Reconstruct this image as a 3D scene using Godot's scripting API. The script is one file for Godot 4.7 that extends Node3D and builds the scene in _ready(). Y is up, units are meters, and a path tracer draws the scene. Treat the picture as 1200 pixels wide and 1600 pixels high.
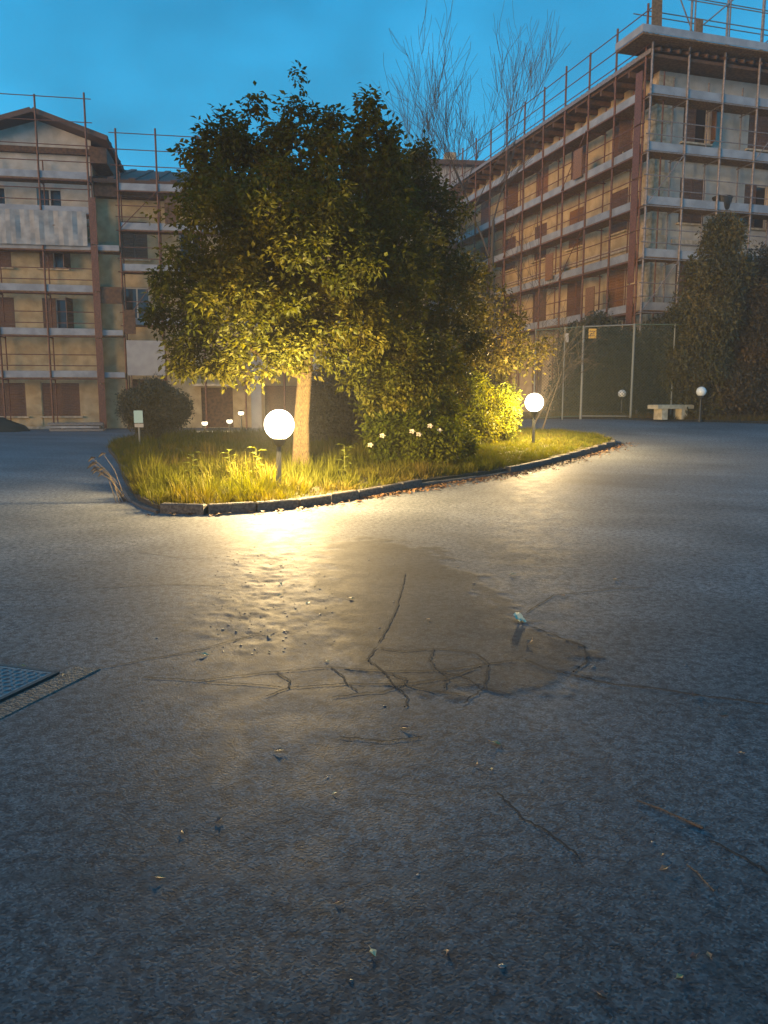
extends Node3D
# A courtyard at dusk: a planted island with two lit globe lamps, asphalt in front, two scaffolded buildings behind.

var rng := RandomNumberGenerator.new()
var used := {}
var M := {}
var undulate := FastNoiseLite.new()
var rough_noise := FastNoiseLite.new()
var tint_noise := FastNoiseLite.new()
var clump := FastNoiseLite.new()
var outline: Array[Vector2] = []

# ---------------------------------------------------------------- mesh helpers
class Mb:
	var v := PackedVector3Array()
	var n := PackedVector3Array()
	var c := PackedColorArray()
	var ix := PackedInt32Array()
	var tint := Color.WHITE

	func vert(p: Vector3, nn: Vector3) -> int:
		v.append(p); n.append(nn); c.append(tint)
		return v.size() - 1

	func quad(a: Vector3, b: Vector3, cc: Vector3, d: Vector3) -> void:   # counter-clockwise from outside
		var nn := (b - a).cross(cc - a).normalized()
		var i := vert(a, nn); vert(b, nn); vert(cc, nn); vert(d, nn)
		ix.append_array([i, i + 2, i + 1, i, i + 3, i + 2])

	func tri(a: Vector3, b: Vector3, cc: Vector3) -> void:
		var nn := (b - a).cross(cc - a).normalized()
		var i := vert(a, nn); vert(b, nn); vert(cc, nn)
		ix.append_array([i, i + 2, i + 1])

	func box(at: Vector3, size: Vector3, b := Basis(), ch := 0.0) -> void:
		var h := size / 2.0
		if ch > 0.0:
			# top edges chamfered
			var lo := [Vector3(-h.x, -h.y, h.z), Vector3(h.x, -h.y, h.z), Vector3(h.x, -h.y, -h.z), Vector3(-h.x, -h.y, -h.z)]
			var mid := []
			var top := []
			for p: Vector3 in lo:
				mid.append(Vector3(p.x, h.y - ch, p.z))
				top.append(Vector3(p.x - signf(p.x) * ch, h.y, p.z - signf(p.z) * ch))
			for k in 4:
				var j := (k + 1) % 4
				quad(at + b * lo[k], at + b * lo[j], at + b * mid[j], at + b * mid[k])
				quad(at + b * mid[k], at + b * mid[j], at + b * top[j], at + b * top[k])
			quad(at + b * top[0], at + b * top[1], at + b * top[2], at + b * top[3])
			quad(at + b * lo[3], at + b * lo[2], at + b * lo[1], at + b * lo[0])
			return
		var p := []
		for k in 8:
			p.append(at + b * Vector3(h.x if k & 1 else -h.x, h.y if k & 2 else -h.y, h.z if k & 4 else -h.z))
		quad(p[4], p[5], p[7], p[6]); quad(p[1], p[0], p[2], p[3])
		quad(p[5], p[1], p[3], p[7]); quad(p[0], p[4], p[6], p[2])
		quad(p[6], p[7], p[3], p[2]); quad(p[0], p[1], p[5], p[4])

	func tube(pts: Array, radii: Array, sides := 6, cap := true) -> void:
		var first := v.size()
		var side := Vector3.ZERO
		for k in pts.size():
			var t: Vector3 = (pts[mini(k + 1, pts.size() - 1)] - pts[maxi(k - 1, 0)]).normalized()
			if side == Vector3.ZERO:
				side = t.cross(Vector3.UP if absf(t.y) < 0.9 else Vector3.RIGHT).normalized()
			side = (side - t * side.dot(t)).normalized()
			var up := t.cross(side)
			for s in sides:
				var a := TAU * s / sides
				var d := side * cos(a) + up * sin(a)
				vert(pts[k] + d * radii[k], d)
		for k in pts.size() - 1:
			for s in sides:
				var a := first + k * sides + s
				var b := first + k * sides + (s + 1) % sides
				ix.append_array([a, a + sides, b, b, a + sides, b + sides])
		if cap:
			for e in [0, pts.size() - 1]:
				var dirn: Vector3 = (pts[e] - pts[1 if e == 0 else e - 1]).normalized()
				var i := vert(pts[e], dirn)
				for s in sides:
					var a: int = first + e * sides + s
					var b: int = first + e * sides + (s + 1) % sides
					if e == 0: ix.append_array([i, a, b])
					else: ix.append_array([i, b, a])

	func lathe(at: Vector3, prof: Array, sides := 24) -> void:   # [radius, y] from bottom to top
		var first := v.size()
		for k in prof.size():
			var a: Array = prof[maxi(k - 1, 0)]
			var b: Array = prof[mini(k + 1, prof.size() - 1)]
			var t := Vector2(b[0] - a[0], b[1] - a[1]).normalized()
			for s in sides:
				var g := TAU * s / sides
				var d := Vector3(cos(g), 0, sin(g))
				vert(at + d * prof[k][0] + Vector3.UP * prof[k][1], (d * t.y - Vector3.UP * t.x).normalized())
		for k in prof.size() - 1:
			for s in sides:
				var a := first + k * sides + s
				var b := first + k * sides + (s + 1) % sides
				ix.append_array([a, b, a + sides, b, b + sides, a + sides])

	func mesh() -> ArrayMesh:
		var arr := []
		arr.resize(Mesh.ARRAY_MAX)
		arr[Mesh.ARRAY_VERTEX] = v; arr[Mesh.ARRAY_NORMAL] = n; arr[Mesh.ARRAY_COLOR] = c; arr[Mesh.ARRAY_INDEX] = ix
		var m := ArrayMesh.new()
		m.add_surface_from_arrays(Mesh.PRIMITIVE_TRIANGLES, arr)
		return m

# ---------------------------------------------------------------- object helpers
func numbered(called: String) -> String:
	var k: int = used.get(called, -1) + 1
	used[called] = k
	return called if k == 0 else "%s_%03d" % [called, k]

func tag(o: Node, label: String, category: String, group := "") -> Node:
	o.set_meta("label", label); o.set_meta("category", category)
	if group: o.set_meta("group", group)
	return o

func thing(called: String, label: String, category: String, at := Vector3.ZERO, turn := 0.0, group := "") -> Node3D:
	var o := Node3D.new()
	o.name = numbered(called)
	add_child(o)
	o.position = at; o.rotation.y = turn
	tag(o, label, category, group)
	return o

func put(called: String, mesh: Mesh, mat: Material, parent: Node = null, xf := Transform3D()) -> MeshInstance3D:
	var o := MeshInstance3D.new()
	o.mesh = mesh
	o.material_override = mat
	o.transform = xf
	if parent == null:
		o.name = numbered(called)
		add_child(o)
	else:
		var k := 0
		var nm := called
		while parent.has_node(nm):
			k += 1
			nm = "%s_%03d" % [called, k]
		o.name = nm
		parent.add_child(o)
	return o

var part_count := {}
func part(called: String, mesh: Mesh, mat: Material, parent: Node, xf := Transform3D()) -> MeshInstance3D:
	var key := str(parent.get_instance_id()) + called
	var k: int = part_count.get(key, -1) + 1
	part_count[key] = k
	var o := MeshInstance3D.new()
	o.mesh = mesh; o.material_override = mat; o.transform = xf
	o.name = called if k == 0 else "%s_%03d" % [called, k]
	parent.add_child(o)
	return o

func struct(called: String, mesh: Mesh, mat: Material, parent: Node = null) -> MeshInstance3D:
	var o := put(called, mesh, mat, parent)
	if parent == null: o.set_meta("kind", "structure")
	return o

func scatter(called: String, mesh: Mesh, mat: Material, parent: Node, xfs: Array, cols: Array) -> MultiMeshInstance3D:
	var mm := MultiMesh.new()
	mm.transform_format = MultiMesh.TRANSFORM_3D
	mm.use_colors = true
	mm.mesh = mesh
	mm.instance_count = xfs.size()
	for i in xfs.size():
		mm.set_instance_transform(i, xfs[i])
		mm.set_instance_color(i, cols[i % cols.size()] if cols.size() < xfs.size() else cols[i])
	var o := MultiMeshInstance3D.new()
	o.multimesh = mm
	o.material_override = mat
	o.set_meta("kind", "stuff")
	if parent == null:
		o.name = numbered(called); add_child(o)
	else:
		var key := str(parent.get_instance_id()) + called
		var k: int = part_count.get(key, -1) + 1
		part_count[key] = k
		o.name = called if k == 0 else "%s_%03d" % [called, k]
		parent.add_child(o)
	return o

var cubes := {}
func cube(size: Vector3) -> Mesh:   # shared boxes
	var key := size.snapped(Vector3.ONE * 0.001)
	if not cubes.has(key):
		var m := Mb.new()
		m.box(Vector3.ZERO, size)
		cubes[key] = m.mesh()
	return cubes[key]

var pipe_mesh: Mesh
func pipe(a: Vector3, b: Vector3, r: float) -> Transform3D:   # a unit tube along y, laid from a to b
	var d := b - a
	var y := d.normalized()
	var x := y.cross(Vector3.FORWARD if absf(y.z) < 0.9 else Vector3.UP).normalized()
	return Transform3D(Basis(x * r, d, x.cross(y) * r), (a + b) / 2)

# ---------------------------------------------------------------- materials
func lin(r: float, g: float, b: float) -> Color:
	return Color(r, g, b).linear_to_srgb()

func ramp(stops: Array, cols: Array) -> Gradient:
	var g := Gradient.new()
	g.offsets = PackedFloat32Array(stops); g.colors = PackedColorArray(cols)
	return g

func noise_tex(size: int, freq: float, sd: int, octaves: int, cols: Gradient, kind := FastNoiseLite.TYPE_SIMPLEX_SMOOTH, ret := FastNoiseLite.RETURN_DISTANCE) -> NoiseTexture2D:
	var n := FastNoiseLite.new()
	n.noise_type = kind; n.frequency = freq; n.seed = sd; n.fractal_octaves = octaves
	if kind == FastNoiseLite.TYPE_CELLULAR: n.cellular_return_type = ret
	var t := NoiseTexture2D.new()
	t.width = size; t.height = size; t.seamless = true; t.noise = n; t.color_ramp = cols
	return t

func plain(c: Color, rough := 0.8, metal := 0.0) -> StandardMaterial3D:
	var m := StandardMaterial3D.new()
	m.albedo_color = c; m.roughness = rough; m.metallic = metal
	return m

func textured(lo: Color, hi: Color, freq: float, scale: float, rough := 0.85, sd := 1, oct := 5, relief := 0.0, world := true) -> StandardMaterial3D:
	var m := StandardMaterial3D.new()
	m.albedo_texture = noise_tex(512, freq, sd, oct, ramp([0.25, 0.5, 0.75], [lo, lo.lerp(hi, 0.55), hi]))
	m.roughness = rough
	m.uv1_triplanar = true; m.uv1_world_triplanar = world
	m.uv1_scale = Vector3.ONE * scale
	if relief > 0.0:
		m.heightmap_enabled = true
		m.heightmap_scale = relief
		m.heightmap_texture = noise_tex(512, freq * 2.0, sd + 40, oct, ramp([0.2, 0.8], [Color.BLACK, Color.WHITE]))
	return m

func leafy(backlight: Color, rough := 0.42) -> StandardMaterial3D:
	var m := StandardMaterial3D.new()
	m.vertex_color_use_as_albedo = true
	m.roughness = rough
	m.cull_mode = BaseMaterial3D.CULL_DISABLED
	m.backlight_enabled = true
	m.backlight = backlight
	return m

func make_materials() -> void:
	# asphalt: fine aggregate and coarse blotches; the vertex colour carries old and newer surfacing, plus painted light falloff towards the camera
	var a := StandardMaterial3D.new()
	a.vertex_color_use_as_albedo = true
	a.albedo_texture = noise_tex(1024, 0.2, 3, 1, ramp([0.0, 0.3, 0.6, 0.85, 1.0], [lin(.28, .28, .29), lin(.46, .46, .46), lin(.58, .58, .57), lin(.76, .75, .74), lin(1, .99, .96)]), FastNoiseLite.TYPE_CELLULAR, FastNoiseLite.RETURN_CELL_VALUE)
	a.detail_enabled = true
	a.detail_blend_mode = BaseMaterial3D.BLEND_MODE_MUL
	a.detail_albedo = noise_tex(1024, 0.02, 13, 5, ramp([0.25, 0.45, 0.6, 0.8], [lin(.5, .5, .51), lin(.8, .8, .8), lin(.95, .95, .94), lin(1, 1, 1)]))
	a.uv1_triplanar = true; a.uv1_world_triplanar = true
	a.uv1_scale = Vector3.ONE * 0.63
	a.roughness = 1.0
	a.roughness_texture = noise_tex(512, 0.01, 9, 2, ramp([0.25, 0.75], [Color(.69, .69, .69), Color(.76, .76, .76)]))
	a.metallic_specular = 0.3
	a.heightmap_enabled = true
	a.heightmap_scale = 0.07
	a.heightmap_texture = noise_tex(1024, 0.2, 3, 1, ramp([0.0, 1.0], [Color.BLACK, Color.WHITE]), FastNoiseLite.TYPE_CELLULAR, FastNoiseLite.RETURN_CELL_VALUE)
	M.asphalt = a
	M.crack = plain(lin(.012, .012, .012), 0.95)
	M.concrete = textured(lin(.12, .11, .1), lin(.26, .245, .22), 0.02, 1.7, 0.85, 21, 5, 0.4)
	M.old_concrete = textured(lin(.05, .05, .05), lin(.17, .17, .165), 0.012, 1.1, 0.9, 22, 5, 0.4)
	M.kerb = textured(lin(.035, .033, .03), lin(.11, .1, .09), 0.03, 1.3, 0.85, 23, 5, 0.5)
	M.soil = textured(lin(.02, .017, .01), lin(.06, .05, .028), 0.03, 1.1, 0.95, 25, 5, 1.0)
	M.steel_cover = textured(lin(.07, .075, .08), lin(.16, .17, .18), 0.03, 2.0, 0.5, 27)
	M.plaster = textured(lin(.34, .265, .15), lin(.48, .385, .225), 0.012, 0.22, 0.9, 31, 6, 0.6)
	M.plaster_grey = textured(lin(.36, .34, .29), lin(.48, .455, .4), 0.012, 0.22, 0.9, 33, 6, 0.6)
	M.plaster_right = textured(lin(.32, .25, .145), lin(.48, .385, .235), 0.014, 0.2, 0.9, 35, 6, 0.6)
	M.trim = textured(lin(.34, .28, .19), lin(.55, .47, .34), 0.02, 0.4, 0.85, 37)
	M.brown_trim = textured(lin(.05, .025, .012), lin(.13, .065, .03), 0.02, 0.5, 0.8, 39)
	M.shutter = textured(lin(.08, .04, .022), lin(.16, .085, .05), 0.03, 0.8, 0.6, 41)
	M.door_brown = textured(lin(.14, .065, .022), lin(.26, .125, .045), 0.03, 0.8, 0.6, 43)
	M.white_panel = textured(lin(.28, .27, .255), lin(.34, .33, .31), 0.01, 0.3, 0.7, 45)
	M.frame = plain(lin(.4, .38, .34), 0.5)
	M.glass = plain(lin(.02, .022, .025), 0.08)
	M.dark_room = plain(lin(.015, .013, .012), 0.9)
	M.tile = textured(lin(.05, .03, .022), lin(.14, .085, .06), 0.05, 1.0, 0.85, 47)
	M.rust_pole = textured(lin(.08, .03, .016), lin(.18, .07, .035), 0.03, 0.6, 0.6, 49)
	M.steel_pole = textured(lin(.12, .105, .1), lin(.25, .22, .21), 0.03, 0.6, 0.5, 51)
	M.galva = textured(lin(.2, .215, .23), lin(.29, .31, .33), 0.02, 0.15, 0.55, 53)
	M.plank = textured(lin(.1, .055, .025), lin(.22, .13, .06), 0.03, 0.5, 0.85, 55)
	var net := plain(lin(.36, .36, .34), 0.9)
	net.albedo_texture = noise_tex(256, 0.02, 57, 4, ramp([0.2, 0.8], [Color(.8, .8, .8), Color.WHITE]))
	net.uv1_triplanar = true; net.uv1_scale = Vector3.ONE * 0.3
	M.net = net
	M.bark = textured(lin(.05, .033, .014), lin(.19, .135, .055), 0.03, 2.6, 0.9, 59, 5, 3.0)
	M.bark.uv1_scale = Vector3(4.0, 0.9, 4.0)
	M.dark_bark = textured(lin(.05, .04, .03), lin(.12, .095, .07), 0.04, 2.0, 0.9, 61, 5, 0.8)
	M.lamp_pole = plain(lin(.02, .022, .022), 0.5)
	M.fence_post = plain(lin(.17, .18, .165), 0.6)
	M.wire = plain(lin(.05, .08, .05), 0.6)
	M.leaf = leafy(Color(1.0, 0.95, 0.3), 0.55)
	M.leaf.metallic_specular = 0.25
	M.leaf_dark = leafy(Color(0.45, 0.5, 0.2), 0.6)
	M.grass = leafy(Color(0.9, 0.9, 0.25), 0.6)
	M.grass.metallic_specular = 0.2
	M.litter = leafy(Color(0.2, 0.15, 0.1), 0.75)
	M.petal = plain(lin(.42, .38, .3), 0.7)
	M.globe_off = plain(lin(.7, .72, .72), 0.25)
	var g := plain(Color.WHITE, 0.3)
	g.emission_enabled = true
	g.emission = Color(1, 0.95, 0.82)
	g.emission_energy_multiplier = 5.0
	M.globe_on = g
	var g2 := g.duplicate()
	g2.emission_energy_multiplier = 1.8
	M.small_lamp_on = g2

# ---------------------------------------------------------------- ground shape
func ss(a: float, b: float, x: float) -> float:
	return smoothstep(a, b, x)

func rise(x: float, z: float) -> float:
	return 0.76 * ss(16.0, 31.0, -z) * ss(-1.0, 8.0, x)

var patch_poly := PackedVector2Array()
var rough_poly := PackedVector2Array()
var fade := 0.0

func inside(poly: PackedVector2Array, p: Vector2) -> float:   # signed distance, positive inside
	var d := 1e9
	for i in poly.size():
		var q := Geometry2D.get_closest_point_to_segment(p, poly[i], poly[(i + 1) % poly.size()])
		d = minf(d, p.distance_to(q))
	return d if Geometry2D.is_point_in_polygon(p, poly) else -d

func ground(x: float, z: float) -> float:
	var h := rise(x, z) + undulate.get_noise_2d(x, z) * 0.008
	if z < -2.5 and z > -11.5 and absf(x) < 4.0:
		var w := Vector2(x + rough_noise.get_noise_2d(x * 3.0, z * 3.0) * 0.3, z + rough_noise.get_noise_2d(z * 3.0 + 50.0, x * 3.0) * 0.3)
		var s := inside(patch_poly, w)
		h += 0.004 * ss(-0.04, 0.04, s)
		var r := inside(rough_poly, w)
		h += (0.006 * ss(-0.05, 0.05, rough_noise.get_noise_2d(x * 2.6, z * 3.4)) + 0.002 * ss(0.1, 0.15, rough_noise.get_noise_2d(x * 3.0 + 7.0, z * 4.0)) + rough_noise.get_noise_2d(x * 12.0 + 5.0, z * 12.0) * 0.007) * ss(-0.25, 0.35, r)
	return h

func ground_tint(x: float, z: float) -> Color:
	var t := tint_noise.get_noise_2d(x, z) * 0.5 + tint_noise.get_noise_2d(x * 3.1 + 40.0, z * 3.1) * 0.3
	var k := lerpf(0.16, 0.29, ss(2.8, 12.0, -z)) * (1.0 + 0.75 * t)  # light falloff painted into the colour: darker near the camera, paler far off
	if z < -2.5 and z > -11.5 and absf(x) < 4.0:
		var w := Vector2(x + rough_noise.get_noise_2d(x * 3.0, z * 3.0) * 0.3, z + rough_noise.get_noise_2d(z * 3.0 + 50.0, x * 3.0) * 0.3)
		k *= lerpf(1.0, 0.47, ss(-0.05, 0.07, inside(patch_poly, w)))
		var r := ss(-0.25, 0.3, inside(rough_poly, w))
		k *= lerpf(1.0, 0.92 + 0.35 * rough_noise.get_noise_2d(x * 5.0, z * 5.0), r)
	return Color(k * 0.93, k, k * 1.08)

func make_ground() -> void:
	var xs: Array[float] = []
	var zs: Array[float] = []
	var x := -90.0
	while x < 90.0:
		xs.append(x)
		var q := absf(x + 0.3)
		x += 0.032 if q < 2.8 else clampf((q - 2.8) * 0.16 + 0.032, 0.032, 6.0)
	xs.append(90.0)
	var z := 12.0
	while z > -120.0:
		zs.append(z)
		z -= clampf((z + 1.0) * 0.3, 0.05, 3.0) if z > -1.0 else 0.032 if z > -8.0 else clampf((-z - 8.0) * 0.04 + 0.032, 0.032, 5.0)
	zs.append(-120.0)
	var m := Mb.new()
	var w := xs.size()
	var hs := PackedFloat32Array()
	hs.resize(w * zs.size())
	for j in zs.size():
		for i in w:
			hs[j * w + i] = ground(xs[i], zs[j])
	for j in zs.size():
		for i in w:
			var i0 := maxi(i - 1, 0)
			var i1 := mini(i + 1, w - 1)
			var j0 := maxi(j - 1, 0)
			var j1 := mini(j + 1, zs.size() - 1)
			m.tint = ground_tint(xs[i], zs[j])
			var dx := (hs[j * w + i1] - hs[j * w + i0]) / (xs[i1] - xs[i0])
			var dz := (hs[j1 * w + i] - hs[j0 * w + i]) / (zs[j1] - zs[j0])
			m.vert(Vector3(xs[i], hs[j * w + i], zs[j]), Vector3(-dx, 1, -dz).normalized())
	for j in zs.size() - 1:
		for i in w - 1:
			var a := j * w + i
			m.ix.append_array([a, a + w, a + 1, a + 1, a + w, a + w + 1])
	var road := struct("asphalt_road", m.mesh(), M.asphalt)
	# cracks: narrow dark grooves, their lips following the surface
	var lines := [
		[[1.02, -4.14], [1.2, -4.0], [1.42, -3.93], [1.62, -3.83], [1.9, -3.72], [2.3, -3.62]],
		[[0.98, -5.05], [1.12, -4.8], [1.22, -4.62], [1.16, -4.35], [1.02, -4.14]],
		[[0.44, -2.84], [0.5, -2.66], [0.58, -2.55], [0.66, -2.38]],
		[[-1.0, -4.05], [-0.6, -4.2], [-0.3, -4.28], [0.0, -4.2], [0.3, -4.22], [0.6, -4.32], [0.82, -4.4]],
		[[-0.5, -3.95], [-0.2, -4.02], [0.1, -4.0], [0.35, -4.1], [0.6, -4.32]],
		[[-0.05, -4.62], [-0.1, -4.4], [0.0, -4.2], [0.05, -4.0], [0.12, -3.82], [0.1, -3.65]],
		[[0.3, -4.6], [0.26, -4.4], [0.3, -4.22], [0.35, -4.1], [0.3, -3.9]],
		[[0.18, -6.6], [0.14, -6.1], [0.1, -5.6], [0.05, -5.2], [-0.05, -4.62]],
		[[1.0, -5.4], [1.3, -5.9], [1.8, -6.1], [2.2, -6.15]],
		[[-1.3, -4.1], [-1.0, -4.05], [-0.75, -4.0], [-0.5, -3.95]],
		[[-0.55, -5.0], [-0.85, -4.85], [-1.15, -4.55], [-1.5, -4.3], [-1.75, -4.16]],
		[[1.12, -2.5], [1.2, -2.36], [1.28, -2.22]],
		[[-0.2, -3.35], [0.0, -3.3], [0.2, -3.36]],
		[[0.4, -3.75], [0.52, -3.95], [0.56, -4.12], [0.6, -4.32]],
		[[0.0, -4.2], [0.12, -4.08], [0.1, -4.0], [0.26, -3.9], [0.42, -3.86]],
		[[0.3, -4.22], [0.45, -4.1], [0.5, -3.95], [0.62, -3.88]],
		[[-0.3, -4.28], [-0.22, -4.12], [-0.2, -4.02], [-0.12, -3.88]],
		[[0.1, -4.0], [0.0, -3.9], [-0.12, -3.88], [-0.3, -3.8]],
		[[0.6, -4.32], [0.55, -4.5], [0.4, -4.58], [0.3, -4.6], [0.1, -4.55], [-0.05, -4.62]],
		[[-0.6, -4.2], [-0.5, -4.05], [-0.5, -3.95], [-0.62, -3.8]],
		[[0.82, -4.4], [0.9, -4.25], [1.02, -4.14]],
		[[-2.3, -6.1], [-1.7, -6.25], [-1.2, -6.2]],
		[[-2.4, -7.6], [-1.9, -7.3], [-1.5, -7.35]]]
	for li in lines.size():
		var l: Array = lines[li]
		var wide := 2.0 if li < 2 else 1.35
		var pts: Array[Vector2] = []
		for k in l.size() - 1:
			for s in 8:
				var p := Vector2(l[k][0], l[k][1]).lerp(Vector2(l[k + 1][0], l[k + 1][1]), s / 8.0)
				pts.append(p + Vector2(rng.randf_range(-1, 1), rng.randf_range(-1, 1)) * 0.007)
		var cm := Mb.new()
		for k in pts.size() - 1:
			var t := (pts[k + 1] - pts[k]).normalized()
			var o := Vector2(-t.y, t.x)
			var w0 := wide * 0.002 + 0.0022 * absf(sin(k * 1.7)) * (0.3 if k == 0 else 1.0)
			var w1 := 0.0 if k == pts.size() - 2 else wide * 0.002 + 0.0022 * absf(sin((k + 1) * 1.7))
			var q := []
			for e in [pts[k] - o * w0, pts[k + 1] - o * w1, pts[k + 1] + o * w1, pts[k] + o * w0]:
				q.append(Vector3(e.x, ground(e.x, e.y) + 0.004, e.y))
			if (q[1] - q[0]).cross(q[2] - q[0]).y < 0: cm.quad(q[0], q[3], q[2], q[1])
			else: cm.quad(q[0], q[1], q[2], q[3])
		part("crack", cm.mesh(), M.crack, road)
	# loose chippings where the old surface has broken up
	var st := Mb.new()
	st.lathe(Vector3.ZERO, [[0.0, -0.3], [0.8, -0.2], [1.0, 0.1], [0.6, 0.5], [0.0, 0.6]], 6)
	var xf := []
	var col := []
	for k in 720:
		var p: Vector2
		if k < 650:
			p = Vector2(rng.randf_range(-1.9, -0.3), rng.randf_range(-9.3, -4.4))
			if inside(rough_poly, p) < -0.1: continue
		else:
			p = Vector2(rng.randf_range(-2.6, 2.6), rng.randf_range(-9.0, -1.7))
		var s := rng.randf_range(0.003, 0.009) * (1.3 if rng.randf() < 0.05 else 0.8)
		xf.append(Transform3D(Basis(Vector3.UP, rng.randf() * TAU).scaled(Vector3(s * 1.3, s * 0.8, s)), Vector3(p.x, ground(p.x, p.y) + s * 0.05, p.y)))
		var k2 := rng.randf_range(0.06, 0.17)
		col.append(Color(k2, k2 * 0.97, k2 * 0.92))
	var chip := plain(Color.WHITE, 0.4)
	chip.vertex_color_use_as_albedo = true
	scatter("chippings", st.mesh(), chip, road, xf, col)

# ---------------------------------------------------------------- planted island
func mound(x: float, z: float) -> float:
	var d := inside(PackedVector2Array(outline), Vector2(x, z))
	return rise(x, z) + 0.1 + 0.13 * ss(0.0, 2.2, d)

func make_outline() -> void:
	var raw := [Vector2(-3.0, -10.32), Vector2(-2.25, -10.14), Vector2(-1.31, -10.62), Vector2(-0.39, -11.8), Vector2(0.78, -13.66), Vector2(1.67, -14.7), Vector2(2.59, -15.95), Vector2(4.06, -18.4),
		Vector2(5.6, -20.7), Vector2(6.35, -21.7), Vector2(6.3, -23.2), Vector2(5.2, -25.2), Vector2(3.2, -27.6), Vector2(0.0, -29.2), Vector2(-4.0, -29.6), Vector2(-7.6, -28.4), Vector2(-8.9, -26.2), Vector2(-7.9, -22.6), Vector2(-6.3, -18.6), Vector2(-4.7, -14.2), Vector2(-3.6, -11.4)]
	var cv := Curve2D.new()
	for k in raw.size() + 1:
		var p: Vector2 = raw[k % raw.size()]
		var t: Vector2 = (raw[(k + 1) % raw.size()] - raw[(k - 1 + raw.size()) % raw.size()]) * 0.16
		cv.add_point(p, -t, t)
	var n := 150
	for k in n:
		outline.append(cv.sample_baked(cv.get_baked_length() * k / n))

func make_island() -> void:
	var poly := PackedVector2Array(outline)
	var n := outline.size()
	var ctr := Vector2(-1.2, -21.0)
	var m := Mb.new()
	for r in 12:
		var f: float = 1.0 - r / 12.0
		for k in n:
			var p := ctr.lerp(outline[k], f)
			m.vert(Vector3(p.x, mound(p.x, p.y) + rough_noise.get_noise_2d(p.x, p.y) * 0.02, p.y), Vector3.UP)
	var c := m.vert(Vector3(ctr.x, mound(ctr.x, ctr.y), ctr.y), Vector3.UP)
	for r in 12:
		for k in n:
			var a := r * n + k
			var b := r * n + (k + 1) % n
			if r == 11: m.ix.append_array([a, c, b] if false else [a, b, c])
			else: m.ix.append_array([a, b, a + n, b, b + n, a + n])
	for k in n:   # the edge, down into the ground
		var p := outline[k]
		var q := outline[(k + 1) % n]
		var a := Vector3(p.x, mound(p.x, p.y) + rough_noise.get_noise_2d(p.x, p.y) * 0.02, p.y)
		var b := Vector3(q.x, mound(q.x, q.y) + rough_noise.get_noise_2d(q.x, q.y) * 0.02, q.y)
		m.quad(Vector3(a.x, a.y - 0.3, a.z), Vector3(b.x, b.y - 0.3, b.z), b, a)
	# fix the winding so that faces look up
	for t in range(0, m.ix.size(), 3):
		var v0 := m.v[m.ix[t]]
		var nn := (m.v[m.ix[t + 2]] - v0).cross(m.v[m.ix[t + 1]] - v0)
		if nn.dot(m.n[m.ix[t]]) < 0.0:
			var sw := m.ix[t + 1]
			m.ix[t + 1] = m.ix[t + 2]; m.ix[t + 2] = sw
	struct("island_soil", m.mesh(), M.soil)

	# kerb stones along the front, lower and broken where the leaves have gathered
	var kerb := thing("kerb", "low grey concrete kerb curving round the front of the planted island", "kerb", Vector3(outline[0].x, 0, outline[0].y))
	var run := PackedVector2Array()
	for k in n + 1: run.append(outline[k % n])
	var cv := Curve2D.new()
	for p in run: cv.add_point(p)
	var total := cv.get_baked_length()
	var s := -3.0
	while s < 17.6:
		var ln := 0.62
		var a := cv.sample_baked(fposmod(s, total))
		var b := cv.sample_baked(fposmod(s + ln, total))
		var mid := (a + b) / 2.0
		var dirn := (b - a).normalized()
		var out := Vector2(dirn.y, -dirn.x)
		if inside(poly, mid + out * 0.2) > 0.0: out = -out
		mid += out * 0.05
		var lift := 0.0
		if s < -0.2: lift = -0.1
		elif s > 5.0 and s < 7.7: lift = -0.085 + 0.01 * sin(s * 9.0)
		elif s > 15.5: lift = -0.03
		var top := 0.135 + lift + rng.randf_range(-0.006, 0.006)
		var bs := Basis(Vector3(dirn.x, 0, dirn.y), Vector3.UP, Vector3(-dirn.y, 0, dirn.x).normalized())
		bs = bs.rotated(Vector3.UP, rng.randf_range(-0.012, 0.012)) * Basis(Vector3.RIGHT, rng.randf_range(-0.03, 0.03))
		var st := Mb.new()
		st.box(Vector3.ZERO, Vector3(a.distance_to(b) - 0.009, 0.3, 0.12), Basis(), 0.016)
		part("kerb_stone", st.mesh(), M.kerb, kerb, Transform3D(bs, Vector3(mid.x, rise(mid.x, mid.y) + top - 0.15, mid.y) - kerb.position))
		s += ln

func blade_tuft(count: int, h: float, spread: float, sd: int) -> ArrayMesh:
	var r := RandomNumberGenerator.new()
	r.seed = sd
	var m := Mb.new()
	for k in count:
		var a := r.randf() * TAU
		var base := Vector3(cos(a), 0, sin(a)) * r.randf() * spread
		var lean := Vector3(cos(a + r.randf_range(-1, 1)), 0, sin(a + r.randf_range(-1, 1))) * r.randf_range(0.15, 0.8)
		var hh := h * r.randf_range(0.5, 1.1)
		var w := r.randf_range(0.004, 0.009)
		var side := Vector3(-sin(a * 3.0), 0, cos(a * 3.0)) * w
		var p1 := base + Vector3.UP * hh * 0.5 + lean * hh * 0.25
		var p2 := base + Vector3.UP * hh * 0.9 + lean * hh * 0.8
		var g := r.randf_range(0.75, 1.15)
		m.tint = Color(g, g, g)
		m.quad(base - side, base + side, p1 + side * 0.8, p1 - side * 0.8)
		m.tri(p1 - side * 0.8, p1 + side * 0.8, p2)
	return m.mesh()

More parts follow.
